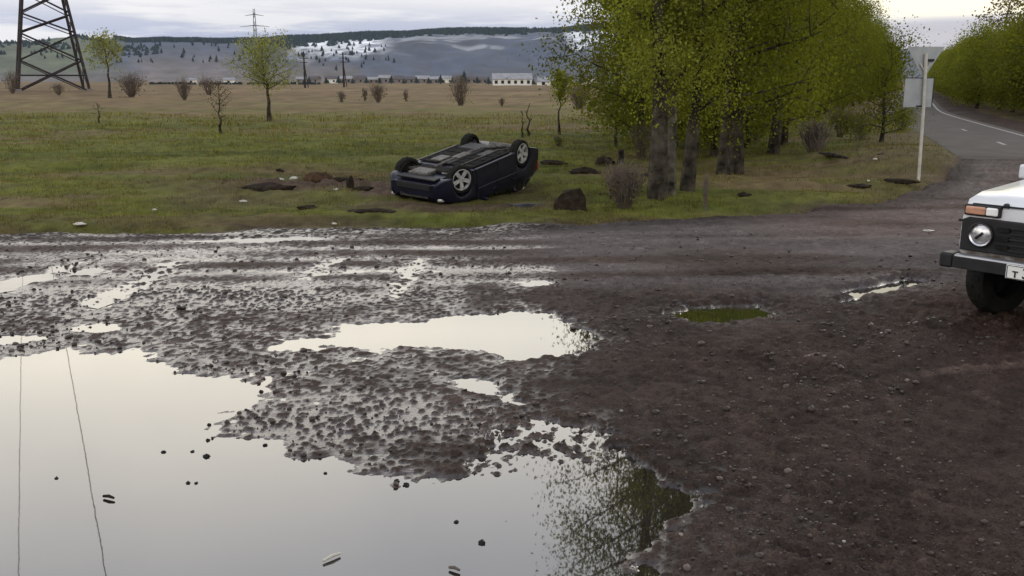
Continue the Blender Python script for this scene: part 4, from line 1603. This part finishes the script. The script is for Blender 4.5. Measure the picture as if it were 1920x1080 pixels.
# ------------------------------------------------------------------ vehicles
def car_shell(xs, hw, zb, belt, crown, wheels, ra, floor):
    """lofted lower body, upright, x forward. returns verts, faces"""
    V, Fc = [], []
    for x in xs:
        h, b0, t, c = hw(x), zb(x), belt(x), crown(x)
        arch = 0
        for (wx, wz) in wheels:
            if abs(x - wx) < ra:
                arch = max(arch, wz + math.sqrt(ra * ra - (x - wx) ** 2))
        b1 = max(b0, arch)
        inn = max(floor(x), min(arch, floor(x) + .45) if arch else 0)
        half = [(0, floor(x)), (h * .62, floor(x)), (h - .26, inn if arch else floor(x)), (h - .05, b1 + (.0 if arch else -.0)), (h * .985, b1 + .012),
                (h, b1 + (t - b1) * .25), (h * 1.0, b1 + (t - b1) * .55), (h * .985, b1 + (t - b1) * .82), (h * .955, t - .012), (h * .91, t + (c - t) * .35), (h * .6, t + (c - t) * .85), (0, c)]
        ring = [(x, -y, z) for y, z in half] + [(x, y, z) for y, z in reversed(half[1:-1])]
        V += ring
    n = 2 * 12 - 2
    for i in range(len(xs) - 1):
        for k in range(n):
            Fc.append((i * n + k, i * n + (k + 1) % n, (i + 1) * n + (k + 1) % n, (i + 1) * n + k))
    Fc.append(tuple(range(n)))
    Fc.append(tuple(reversed([(len(xs) - 1) * n + k for k in range(n)])))
    return V, Fc


def stations(a, b, wheels, ra, n=40):
    s = set(np.round(np.linspace(a, b, n), 4))
    for wx, wz in wheels:
        for t in (-1.001, -.985, -.9, -.75, -.55, -.3, 0, .3, .55, .75, .9, .985, 1.001):
            s.add(round(wx + ra * t, 4))
    return sorted(s, reverse=True)


def ip(x, *pts):
    pts = sorted(pts)
    return float(np.interp(x, [p[0] for p in pts], [p[1] for p in pts]))


def wheel(parent, c, rad, width, side, spokes, steer=0.0, rim=.66, hubonly=False, name='wheel'):
    """tyre with rim, spokes and hub; side = +1 outer face towards +y"""
    e = None
    mb = MB()
    hw = width / 2
    mb.lathe([(-hw, rad * rim), (-hw * 1.02, rad * .8), (-hw * .92, rad * .95), (-hw * .6, rad), (hw * .6, rad), (hw * .92, rad * .95), (hw * 1.02, rad * .8), (hw, rad * rim),
              (hw * .6, rad * (rim - .06)), (-hw * .6, rad * (rim - .06))], 30, 'y', close=True)
    for k in range(30):
        a = k / 30 * 6.283
        mb.box((rad * math.cos(a), (-1) ** k * hw * .3, rad * math.sin(a)), (.012, hw * .55, .03), Matrix.Rotation(-a, 3, 'Y'))
    t = mb.build(name, M_TYRE, parent, True)
    t.location = c
    t.rotation_euler[2] = steer
    s = side
    MB().lathe([(s * hw * .55, rad * (rim - .02)), (s * hw * .98, rad * (rim - .01)), (s * hw * 1.0, rad * (rim - .06)), (s * hw * .75, rad * (rim - .09)), (-s * hw * .7, rad * (rim - .1))], 30).build('rim', M_DARK if hubonly else M_ALLOY, t, True)
    MB().lathe([(s * hw * .35, .02), (s * hw * .35, rad * (rim - .08)), (s * hw * .25, rad * (rim - .08)), (s * hw * .25, .02)], 24, close=True).build('brake_disc', M_UNDER, t, True)
    if hubonly:
        MB().lathe([(s * hw * .4, rad * (rim - .08)), (s * hw * .7, rad * .42), (s * hw * .55, rad * .2), (s * hw * .95, rad * .14)], 24).build('disc', M_DARK, t, True)
        MB().lathe([(s * hw * .8, .045), (s * hw * 1.15, .04), (s * hw * 1.22, .0)], 14).build('hub_cap', M_CHROME, t, True)
    else:
        for k in range(spokes):
            a = k / spokes * 6.283 + .3
            R0, R1 = rad * .1, rad * (rim - .05)
            sb = MB()
            ca, sa = math.cos(a), math.sin(a)
            P = []
            for r_, wv2, yo in ((R0, .034, s * hw * .82), (R1, .046, s * hw * .95)):
                for dy in (0, -s * .03):
                    for dw in (-wv2, wv2):
                        P.append((r_ * ca - dw * sa, yo + dy, r_ * sa + dw * ca))
            sb.add(P, [(0, 1, 3, 2), (4, 6, 7, 5), (0, 4, 5, 1), (2, 3, 7, 6), (0, 2, 6, 4), (1, 5, 7, 3)])
            sb.build('spoke', M_ALLOY, t)
        MB().lathe([(s * hw * .5, rad * .17), (s * hw * .98, rad * .15), (s * hw * 1.0, 0)], 16).build('hub_cap', M_ALLOY, t, True)
    return t


# ---- the overturned dark hatchback
def overturned():
    S = .84
    pos = Vector((-.916, 18.068, .909))
    rot = Euler((3.07, .169, -2.148), 'XYZ')
    Mw = Matrix.LocRotScale(pos, rot, Vector((S, S, S)))
    Mi = Mw.inverted()
    from mathutils import noise

    def crush(o, floor=.02):
        me = o.data
        for v in me.vertices:
            w_ = Mw @ v.co
            if w_.z < floor:
                n_ = noise.noise_vector(w_ * 3.0)
                sq = min(1.0, (floor - w_.z) / .5)
                w_.z = floor + .025 * n_.z + .02
                w_.x += .10 * n_.x * sq
                w_.y += .10 * n_.y * sq
                v.co = Mi @ w_
            elif w_.z < .30:
                n_ = noise.noise_vector(w_ * 4.0)
                v.co = Mi @ (w_ + n_ * .02)
        me.update()
    root = empty('overturned_car', pos, rot)
    root.scale = (S, S, S)
    tag(root, 'dark navy hatchback lying on its crushed roof in the grass', 'car')
    wx = 1.21
    wh = [(wx, .3), (-wx, .3)]
    xs = stations(1.93, -2.06, wh, .355, 44)
    hw = lambda x: ip(x, (1.93, .60), (1.85, .70), (1.65, .79), (1.3, .83), (.4, .84), (-1.2, .84), (-1.7, .80), (-2.06, .72))
    zb = lambda x: ip(x, (1.93, .30), (1.8, .21), (1.5, .19), (.8, .19), (-.8, .19), (-1.6, .24), (-2.06, .38))
    belt = lambda x: ip(x, (1.93, .56), (1.85, .66), (1.6, .74), (1.2, .82), (.8, .90), (.2, .93), (-1.0, .98), (-1.7, .98), (-1.93, .90), (-2.06, .72))
    crn = lambda x: belt(x) + ip(x, (1.93, .0), (1.5, .05), (.8, .05), (0, .0), (-2.06, .0))
    flo = lambda x: ip(x, (1.93, .34), (1.7, .24), (1.2, .22), (.7, .18), (-.8, .18), (-1.2, .28), (-2.06, .40))
    V, Fc = car_shell(xs, hw, zb, belt, crn, wh, .355, flo)
    body = MB().add(V, Fc).build('body', M_NAVY, root, True)
    crush(body)
    # greenhouse: roof with pillars, and the glass between
    roofs = MB()
    st_ = [(.78, .90, .77), (.42, 1.16, .75), (.05, 1.40, .73), (-.4, 1.46, .73), (-.78, 1.44, .73), (-1.3, 1.26, .74), (-1.98, .92, .70)]
    b = []
    for i, (x, z, h) in enumerate(st_):
        b.append([(x, -h, z - .05), (x, -h * .85, z), (x, 0, z + .03), (x, h * .85, z), (x, h, z - .05)])
    Vr = [q for r_ in b for q in r_]
    for i in range(2, 4):
        pass
    fr = [(i * 5 + k, i * 5 + k + 1, (i + 1) * 5 + k + 1, (i + 1) * 5 + k) for i in range(2, 4) for k in range(4)]
    rf = MB().add(Vr, fr).build('roof', M_NAVY, root, True)
    sm = rf.modifiers.new('thick', 'SOLIDIFY')
    sm.thickness = .03
    crush(rf, .03)
    ws = MB().add(Vr, [(i * 5 + k, i * 5 + k + 1, (i + 1) * 5 + k + 1, (i + 1) * 5 + k) for i in (0, 1) for k in range(4)]).build('windshield', M_GLASS, root, True)
    crush(ws, .025)
    rw = MB().add(Vr, [(i * 5 + k, i * 5 + k + 1, (i + 1) * 5 + k + 1, (i + 1) * 5 + k) for i in (4, 5) for k in range(4)]).build('rear_window', M_GLASS, root, True)
    crush(rw, .025)
    for s in (-1, 1):
        def side(x0, x1, nm, mt, off):
            mb = MB()
            xa = np.linspace(x0, x1, 7)
            lo = [(x, s * (hw(x) * .93 + off), belt(x) - .02) for x in xa]
            hi = [(x, s * (ip(x, (.78, .77), (.05, .73), (-1.1, .73), (-1.96, .70)) + .01 + off), ip(x, (.78, .90), (.42, 1.14), (.05, 1.36), (-.4, 1.41), (-.78, 1.39), (-1.3, 1.2), (-1.98, .92))) for x in xa]
            mid = [tuple((a + c) / 2 + (0.03 * s if j == 1 else 0) for j, (a, c) in enumerate(zip(p, q))) for p, q in zip(lo, hi)]
            m_ = len(xa)
            mb.add(lo + mid + hi, [(r_ * m_ + i, r_ * m_ + i + 1, (r_ + 1) * m_ + i + 1, (r_ + 1) * m_ + i) for r_ in range(2) for i in range(m_ - 1)])
            o = mb.build(nm, mt, root, True)
            crush(o, .02)
        side(.74, .02, 'side_window', M_GLASS, 0)
        side(-.04, -.85, 'side_window', M_GLASS, 0)
        side(-.93, -1.3, 'side_window', M_GLASS, 0)
        for x0, x1 in ((.02, -.04), (-.85, -.93), (-1.3, -1.94), (.80, .74)):
            side(x0, x1, 'pillar', M_NAVY, .004)
        # door joints, sill, handles
        for x0 in (.72, -.10, -.86):
            MB().box((x0, s * .842, .56), (.014, .012, .62)).build('door_joint', M_DARK, root)
        MB().box((-.02, s * .825, .215), (1.62, .06, .07)).build('sill', M_NAVY, root, bevel=.015)
        MB().tube([(.74, s * .862, .62), (.1, s * .868, .63), (-.85, s * .864, .66)], .016, 6).build('side_strip', M_NAVY, root)
        for x0 in (.12, -.72):
            MB().box((x0, s * .862, .78), (.17, .03, .035)).build('door_handle', M_NAVY, root, bevel=.008)
        mb = MB().box((.62, s * .93, .90), (.10, .17, .12))
        o = mb.build('mirror', M_NAVY, root, bevel=.02)
        # lamps
        o = MB().box((1.80, s * .60, .62), (.14, .18, .07), (0, .1, s * -.55)).build('headlight', M_LENS, root, bevel=.02)
        o = MB().box((-1.99, s * .66, .80), (.10, .16, .22), (0, 0, s * .35)).build('tail_lamp', M_REDPAINT, root, bevel=.02)
        MB().lathe([(0, 0), (.0, .055), (.03, .06), (.035, 0)], 12, 'x', (1.865, s * .52, .34)).build('fog_lamp', M_LENS, root)
        # wheel well liners darker
        for wxx in (wx, -wx):
            mb = MB()
            prof = []
            n = 12
            Vv = []
            for k in range(n + 1):
                a = math.pi * k / n
                for y in (s * .80, s * .50):
                    Vv.append((wxx + .335 * math.cos(a), y, .3 + .335 * math.sin(a)))
            mb.add(Vv, [(2 * k, 2 * k + 1, 2 * k + 3, 2 * k + 2) for k in range(n)])
            mb.build('wheel_arch', M_DARK, root, True)
    # front face
    MB().box((1.885, 0, .56), (.07, .80, .09), (0, -.25, 0)).build('grille', M_DARK, root, bevel=.01)
    for z in (.535, .56, .585):
        MB().box((1.925, 0, z), (.02, .74, .010)).build('grille_bar', M_DULL, root)
    MB().box((1.90, 0, .36), (.10, .90, .12), (0, 0, 0)).build('lower_intake', M_DARK, root, bevel=.015)
    MB().box((1.925, 0, .295), (.05, 1.05, .03)).build('front_lip', M_DARK, root, bevel=.01)
    MB().box((-2.06, 0, .48), (.10, 1.30, .20)).build('rear_bumper', M_NAVY, root, bevel=.04)
    # underside
    MB().box((-.02, 0, .165), (1.5, 1.50, .03)).build('floor_pan', M_UNDER, root, bevel=.01)
    MB().box((-.1, 0, .155), (1.7, .26, .05)).build('tunnel', M_DARK, root, bevel=.02)
    MB().tube([(1.1, .05, .16), (.6, .02, .13), (-.6, -.03, .12), (-1.0, -.2, .16), (-1.35, -.45, .20)], .032, 8).build('exhaust_pipe', M_DULL, root, True)
    MB().tube([(-1.28, -.62, .24), (-1.28, -.2, .24), (-1.28, .15, .24)], [.10, .11, .10], 12).build('muffler', M_DULL, root, True)
    MB().box((.12, 0, .125), (.5, .22, .05)).build('catalyst', M_DULL, root, bevel=.02)
    MB().box((-.72, .2, .17), (.5, .66, .10)).build('fuel_tank', M_DARK, root, bevel=.03)
    MB().tube([(-1.12, -.66, .26), (-1.0, -.4, .20), (-1.0, .4, .20), (-1.12, .66, .26)], .05, 8).build('rear_axle', M_UNDER, root)
    MB().box((1.12, 0, .19), (.34, .86, .07)).build('subframe', M_UNDER, root, bevel=.02)
    MB().box((1.40, .12, .22), (.40, .52, .14)).build('oil_pan', M_DULL, root, bevel=.03)
    MB().box((1.72, 0, .215), (.22, 1.0, .03)).build('splash_guard', M_DARK, root)
    MB().box((.45, .34, .15), (.42, .30, .05)).build('heat_shield', M_DULL, root, bevel=.02)
    MB().box((-.35, -.36, .15), (.50, .22, .04)).build('cover_plate', M_DARK, root, bevel=.02)
    for k in range(4):
        MB().box((-.5 + k * .34, 0, .148), (.04, 1.3, .025)).build('cross_rib', M_UNDER, root)
    MB().tube([(.9, -.42, .14), (.2, -.46, .135), (-.7, -.44, .14), (-1.1, -.5, .2)], .014, 6).build('brake_line', M_DULL, root)
    for s in (-1, 1):
        MB().lathe([(-.02, .05), (.16, .05), (.16, .03), (.22, .03)], 10, 'z', (-1.05, s * .52, .16)).build('rear_spring', M_DULL, root)
        MB().tube([(1.02, s * .30, .20), (1.21, s * .66, .22)], .035, 6).tube([(1.30, s * .32, .20), (1.21, s * .66, .22)], .03, 6).build('control_arm', M_DULL, root)
        MB().tube([(1.21, s * .2, .30), (1.21, s * .68, .30)], .03, 8).build('drive_shaft', M_DULL, root)
        MB().box((-.02, s * .66, .17), (1.45, .05, .04)).build('floor_rail', M_UNDER, root)
    tr = 1.42
    wheel(root, (wx, -tr / 2, .3), .31, .20, -1, 5, R_(22), .76)
    wheel(root, (wx, tr / 2, .3), .31, .20, 1, 5, R_(22), .76)
    wheel(root, (-wx, -tr / 2, .3), .31, .20, -1, 5, 0, .76)
    wheel(root, (-wx, tr / 2, .3), .31, .20, 1, 5, 0, .76)
    return root


overturned()


# ---- the white off-road car at the right frame edge
def white_car():
    S = 1.06
    a = R_(NIVA_A)
    h = np.array([-math.sin(a), -math.cos(a)])
    rt = np.array([h[1], -h[0]])
    t = G(*NIVA_T)[:2]
    o = t - S * (h * -.66 + rt * .73)
    root = empty('white_car', (o[0], o[1], .125), (0, 0, math.atan2(h[1], h[0])))
    root.scale = (S, S, S)
    tag(root, 'white boxy off-road car cut by the right frame edge', 'car')
    wh = [(-.66, .35), (-2.86, .35)]
    xs = stations(0, -3.55, wh, .42, 44)
    hw = lambda x: ip(x, (0, .76), (-.06, .79), (-.3, .82), (-1.2, .84), (-3.2, .83), (-3.55, .78))
    zb = lambda x: ip(x, (0, .50), (-.2, .44), (-1.1, .38), (-2.4, .38), (-3.55, .50))
    belt = lambda x: ip(x, (0, .93), (-.05, .985), (-.25, 1.02), (-1.1, 1.07), (-3.4, 1.06), (-3.55, 1.0))
    crn = lambda x: belt(x) + ip(x, (0, .0), (-.1, .035), (-1.1, .05), (-3.55, .02))
    flo = lambda x: .46
    V, Fc = car_shell(xs, hw, zb, belt, crn, wh, .42, flo)
    MB().add(V, Fc).build('body', M_WHITE, root, True)
    # cabin
    cs = [(-1.12, 1.10, .72), (-1.55, 1.56, .60), (-1.75, 1.62, .59), (-3.0, 1.60, .58), (-3.30, 1.48, .59), (-3.52, 1.05, .70)]
    Vr = []
    for x, z, w_ in cs:
        Vr += [(x, -w_, z - .05), (x, -w_ * .85, z), (x, w_ * .85, z), (x, w_, z - .05)]
    rf = MB().add(Vr, [(i * 4 + k, i * 4 + k + 1, (i + 1) * 4 + k + 1, (i + 1) * 4 + k) for i in range(1, 5) for k in range(3)]).build('roof', M_WHITE, root, True)
    MB().add(Vr, [(k, k + 1, 4 + k + 1, 4 + k) for k in range(3)]).build('windshield', M_GLASS, root)
    for s in (-1, 1):
        kk = 0 if s < 0 else 3
        for i0, (x0, x1) in enumerate(((-1.2, -2.0), (-2.08, -3.3))):
            zt_ = lambda x: ip(x, (-1.12, 1.05), (-1.55, 1.50), (-1.75, 1.56), (-3.0, 1.54), (-3.3, 1.42), (-3.52, 1.0))
            yt = lambda x: ip(x, (-1.12, .72), (-1.55, .60), (-3.3, .59), (-3.52, .70))
            xa = np.linspace(x0, x1, 6)
            mb = MB().add([(x, s * .76, 1.06) for x in xa] + [(x, s * yt(x), zt_(x)) for x in xa], [(i, i + 1, 7 + i, 6 + i) for i in range(5)])
            mb.build('side_window', M_GLASS, root)
        MB().box((-2.04, s * .68, 1.30), (.09, .04, .52), (s * .33, 0, 0)).build('pillar', M_WHITE, root)
        MB().box((-1.10, s * .832, .74), (.012, .02, .66)).build('door_joint', M_DARK, root)
        MB().box((-2.10, s * .838, .74), (.012, .02, .66)).build('door_joint', M_DARK, root)
        MB().box((-1.9, s * .85, .88), (.16, .03, .035)).build('door_handle', M_DARK, root)
        MB().tube([(-.05, s * .80, .80), (-.3, s * .832, .80), (-3.4, s * .84, .80)], .014, 6).build('side_strip', M_DARK, root)
    # black fascia panel with lamps
    fz0, fz1 = .565, .845
    P = [(-.75, fz0), (.75, fz0), (.75, fz1 - .02), (.70, fz1), (-.70, fz1), (-.75, fz1 - .02)]
    n = len(P)
    fb = MB().add([(-.02, y, z) for y, z in P] + [(.035, y * .985, z * .985 + .01) for y, z in P],
                  [tuple(reversed(range(n))), tuple(range(n, 2 * n))] + [(i, (i + 1) % n, n + (i + 1) % n, n + i) for i in range(n)]).build('grille_panel', M_DARK, root, bevel=.008)
    for k in range(5):
        z = fz0 + .05 + k * .045
        MB().box((.048, 0, z), (.03, .66, .014)).build('grille_bar', M_DARK, fb)
    for s in (-1, 1):
        for k in range(3):
            MB().box((.05, s * .385, fz0 + .065 + k * .072), (.03, .10, .035)).build('vent', M_TYRE, fb)
    for s in (-1, 1):
        c = (.035, s * .565, .712)
        L = MB().lathe([(-.02, .104), (.028, .104), (.034, .096), (.012, .086), (.0, .08)], 28, 'x', c).build('headlight', M_DARK, root, True)
        MB().lathe([(.012, .086), (.024, .066), (.034, .04), (.038, 0)], 28, 'x', c).build('lens', M_LENS, L, True)
        MB().lathe([(.014, .086), (.026, .093), (.018, .080)], 28, 'x', c).build('trim_ring', M_CHROME, L, True)
        MB().tube([(.05 + c[0] - .012, c[1] - .03, c[2] - .03), (.052 + c[0] - .012, c[1] + .03, c[2] + .02)], .012, 6).build('bulb_shade', M_DARK, L)
        tz = .905
        T = MB().box((.005, s * .585, tz), (.05, .30, .092)).build('turn_signal', M_DARK, root, bevel=.012)
        MB().box((.032, s * .635, tz), (.03, .165, .066)).build('amber_lens', M_ORANGE, T, bevel=.012)
        MB().box((.032, s * .50, tz), (.03, .095, .066)).build('clear_lens', M_CLEAR, T, bevel=.012)
    MB().box((-.012, 0, .955), (.03, 1.36, .010)).build('hood_joint', M_DARK, root)
    MB().lathe([(0, .022), (.03, .02), (.036, 0)], 10, 'x', (.0, -.40, .965)).build('hood_bolt', M_DARK, root)
    # bumper
    B = MB().box((.12, 0, .49), (.10, 1.44, .115)).build('bumper', M_BUMPER, root, bevel=.02)
    MB().box((.178, 0, .482), (.016, 1.42, .098)).build('rubber_strip', M_DARK, B, bevel=.006)
    for s in (-1, 1):
        MB().box((.105, s * .77, .488), (.17, .11, .125), (0, 0, s * .0)).build('end_cap', M_DARK, B, bevel=.02)
    PL = MB().box((.197, 0, .475), (.016, .52, .112)).build('number_plate', M_PLATE, root, bevel=.004)
    MB().box((.2065, 0, .525), (.003, .50, .005)).box((.2065, 0, .425), (.003, .50, .005)).box((.2065, -.25, .475), (.003, .005, .095)).box((.2065, .25, .475), (.003, .005, .095)).build('plate_border', M_INK, PL)
    for ch, y, sz in (('т', -.185, .088), ('3', -.105, .115)):
        cu = bpy.data.curves.new('plate_character', 'FONT')
        cu.body = ch
        cu.size = sz
        cu.extrude = .0015
        cu.offset = .0022
        cu.align_x = 'CENTER'
        tmp = bpy.data.objects.new('plate_character', cu)
        COL.objects.link(tmp)
        bpy.context.view_layer.update()
        me = bpy.data.meshes.new_from_object(tmp.evaluated_get(bpy.context.evaluated_depsgraph_get()))
        bpy.data.objects.remove(tmp)
        t_ = link('plate_character', me, M_INK, PL)
        t_.location = (.2078, y, .437)
        t_.rotation_euler = (math.pi / 2, 0, math.pi / 2)
    # mirror on the door
    mr_ = MB().box((-1.32, -.84, 1.13), (.09, .18, .13)).build('mirror', M_WHITE, root, bevel=.02)
    MB().box((-1.32, -.80, 1.03), (.05, .12, .08)).build('mirror_stalk', M_DARK, mr_)
    # underside and wheels
    MB().box((-1.7, 0, .40), (2.6, 1.1, .12)).build('chassis', M_UNDER, root)
    MB().tube([(-.66, -.62, .35), (-.66, .62, .35)], .06, 8).build('front_axle', M_UNDER, root)
    MB().tube([(-2.86, -.62, .35), (-2.86, .62, .35)], .07, 8).build('rear_axle', M_UNDER, root)
    for s in (-1, 1):
        wheel(root, (-.66, s * .70, .262), .345, .19, s, 0, R_(NIVA_ST), .60, True)
        wheel(root, (-2.86, s * .70, .262), .345, .19, s, 0, 0, .60, True)
        MB().box((-.18, s * .6, .30), (.012, .26, .24)).build('mud_flap', M_TYRE, root) if False else None


NIVA_A, NIVA_T, NIVA_ST = 53, (1860, 592), -12
white_car()

# ------------------------------------------------------------------ loose gravel and grass
bm = bmesh.new()
bmesh.ops.create_icosphere(bm, subdivisions=1, radius=1)
ICO = np.array([v.co[:] for v in bm.verts])
ICOF = np.array([[v.index for v in f.verts] for f in bm.faces])
bm.free()
N = 26000
sy = 3.3 * (14.0 / 3.3) ** (rng.random(N) ** 1.15)
sx = (rng.random(N) * 2 - 1) * (.60 * sy + .8)
ok = (sy < edge_y(sx) - .3) & (rng.random(N) < np.clip(.55 + 1.5 * vn(sx * .9, sy * .9, 421), .05, 1)) & ((sy < 8.5) | (rng.random(N) < .35))
sx, sy = sx[ok], sy[ok]
sh, sc_, sw, sg = ground(sx, sy)
ok = sh > .001
sx, sy, sh, sc_ = sx[ok], sy[ok], sh[ok], sc_[ok]
n = len(sx)
sr = np.minimum(.0045 * np.exp(rng.normal(.2, .6, n)) * np.clip(sy / 5, .8, 1.7), .03)
J = 1 + rng.normal(0, .22, (n, len(ICO)))
V = ICO[None] * J[:, :, None] * sr[:, None, None] * np.stack([np.ones(n), rng.uniform(.6, 1.2, n), rng.uniform(.5, .85, n)], -1)[:, None, :]
V[:, :, 0] += sx[:, None]
V[:, :, 1] += sy[:, None]
V[:, :, 2] += sh[:, None] + .25 * sr[:, None]
Fs = (ICOF[None] + (np.arange(n) * len(ICO))[:, None, None]).reshape(-1, 3)
tone = np.array([.052, .040, .035]) * np.exp(rng.normal(0, .4, n))[:, None] * np.array([1, 1, 1])
pale = rng.random(n) < .012
tone[pale] = np.array([.26, .24, .22])
tag(link('gravel', fast_mesh('gravel', V.reshape(-1, 3), Fs, True, np.repeat(tone, len(ICO), 0)), M_STONE), 'loose wet gravel scattered over the muddy road', kind='stuff')

N = 210000
gy_ = 12.5 * (60 / 12.5) ** (rng.random(N) ** 1.25)
gx_ = (rng.random(N) * 2 - 1) * (.62 * gy_ + 1)
hh, cc, ww, gf = ground(gx_, gy_)
keep = (gf > .75) & (rng.random(N) < np.clip(.45 + 1.4 * fbm(gx_ * .9, gy_ * .9, 401, 3), .03, 1)) & (road_d(gx_, gy_) > RW + .5)
keep &= (cc[:, 1] > cc[:, 0] * .78) | (rng.random(N) < .35)
gx_, gy_, hh, cc = gx_[keep], gy_[keep], hh[keep], cc[keep]
n = len(gx_)
L = rng.uniform(.03, .09, n) * (1 + .9 * np.clip(fbm(gx_ * .6, gy_ * .6, 411, 2), 0, 1)) * np.clip(gy_ / 24, .8, 2)
tall = (fbm(gx_ * 1.3, gy_ * 1.3, 431, 2) > .34) & (rng.random(n) < .5)
L = np.where(tall, L * 2.3, L)
an = rng.uniform(0, 6.283, n)
wd = .005 * np.clip(gy_ / 14, 1, 4) * rng.uniform(.7, 1.5, n)
tl = rng.uniform(.1, .8, n)
b = np.stack([gx_, gy_, hh - .008], -1)
s1 = np.stack([np.cos(an) * wd, np.sin(an) * wd, 0 * wd], -1)
tp = np.stack([-np.sin(an) * tl * L, np.cos(an) * tl * L, L], -1)
V = np.stack([b - s1, b + s1, b + tp], 1).reshape(-1, 3)
g_tone = cc * np.exp(rng.normal(.1, .3, n))[:, None]
dry = (rng.random(n) < .14) | (tall & (rng.random(n) < .6))
g_tone[dry] = np.array([.155, .125, .062]) * rng.uniform(.7, 1.2, dry.sum())[:, None]
tag(link('grass', fast_mesh('grass', V, np.arange(3 * n).reshape(n, 3), False, np.repeat(np.clip(g_tone, .01, 1), 3, 0)), L_DRY),
    'short patchy green and straw grass over the pasture', kind='stuff')

# ------------------------------------------------------------------ haze
hz_ = MB().box((0, 1590, 75), (8900, 3380, 153)).build('haze', None) if False else None
bm = bmesh.new()
bmesh.ops.create_cube(bm, size=1)
me = bpy.data.meshes.new('haze')
bm.to_mesh(me)
bm.free()
hm_ = bpy.data.materials.new('haze_air')
hm_.use_nodes = True
t = hm_.node_tree
t.nodes.remove(t.nodes['Principled BSDF'])
pv = t.nodes.new('ShaderNodeVolumePrincipled')
pv.inputs['Color'].default_value = (.45, .66, 1.0, 1)
pv.inputs['Density'].default_value = .000022
pv.inputs['Anisotropy'].default_value = 0.0
t.links.new(pv.outputs[0], t.nodes['Material Output'].inputs['Volume'])
hz_ = link('haze', me, hm_)
hz_.location = (0, 1610, 86)
hz_.scale = (9600, 3500, 176)
hz_['kind'] = 'stuff'
hz_['label'] = 'thin bluish haze over the whole plain'
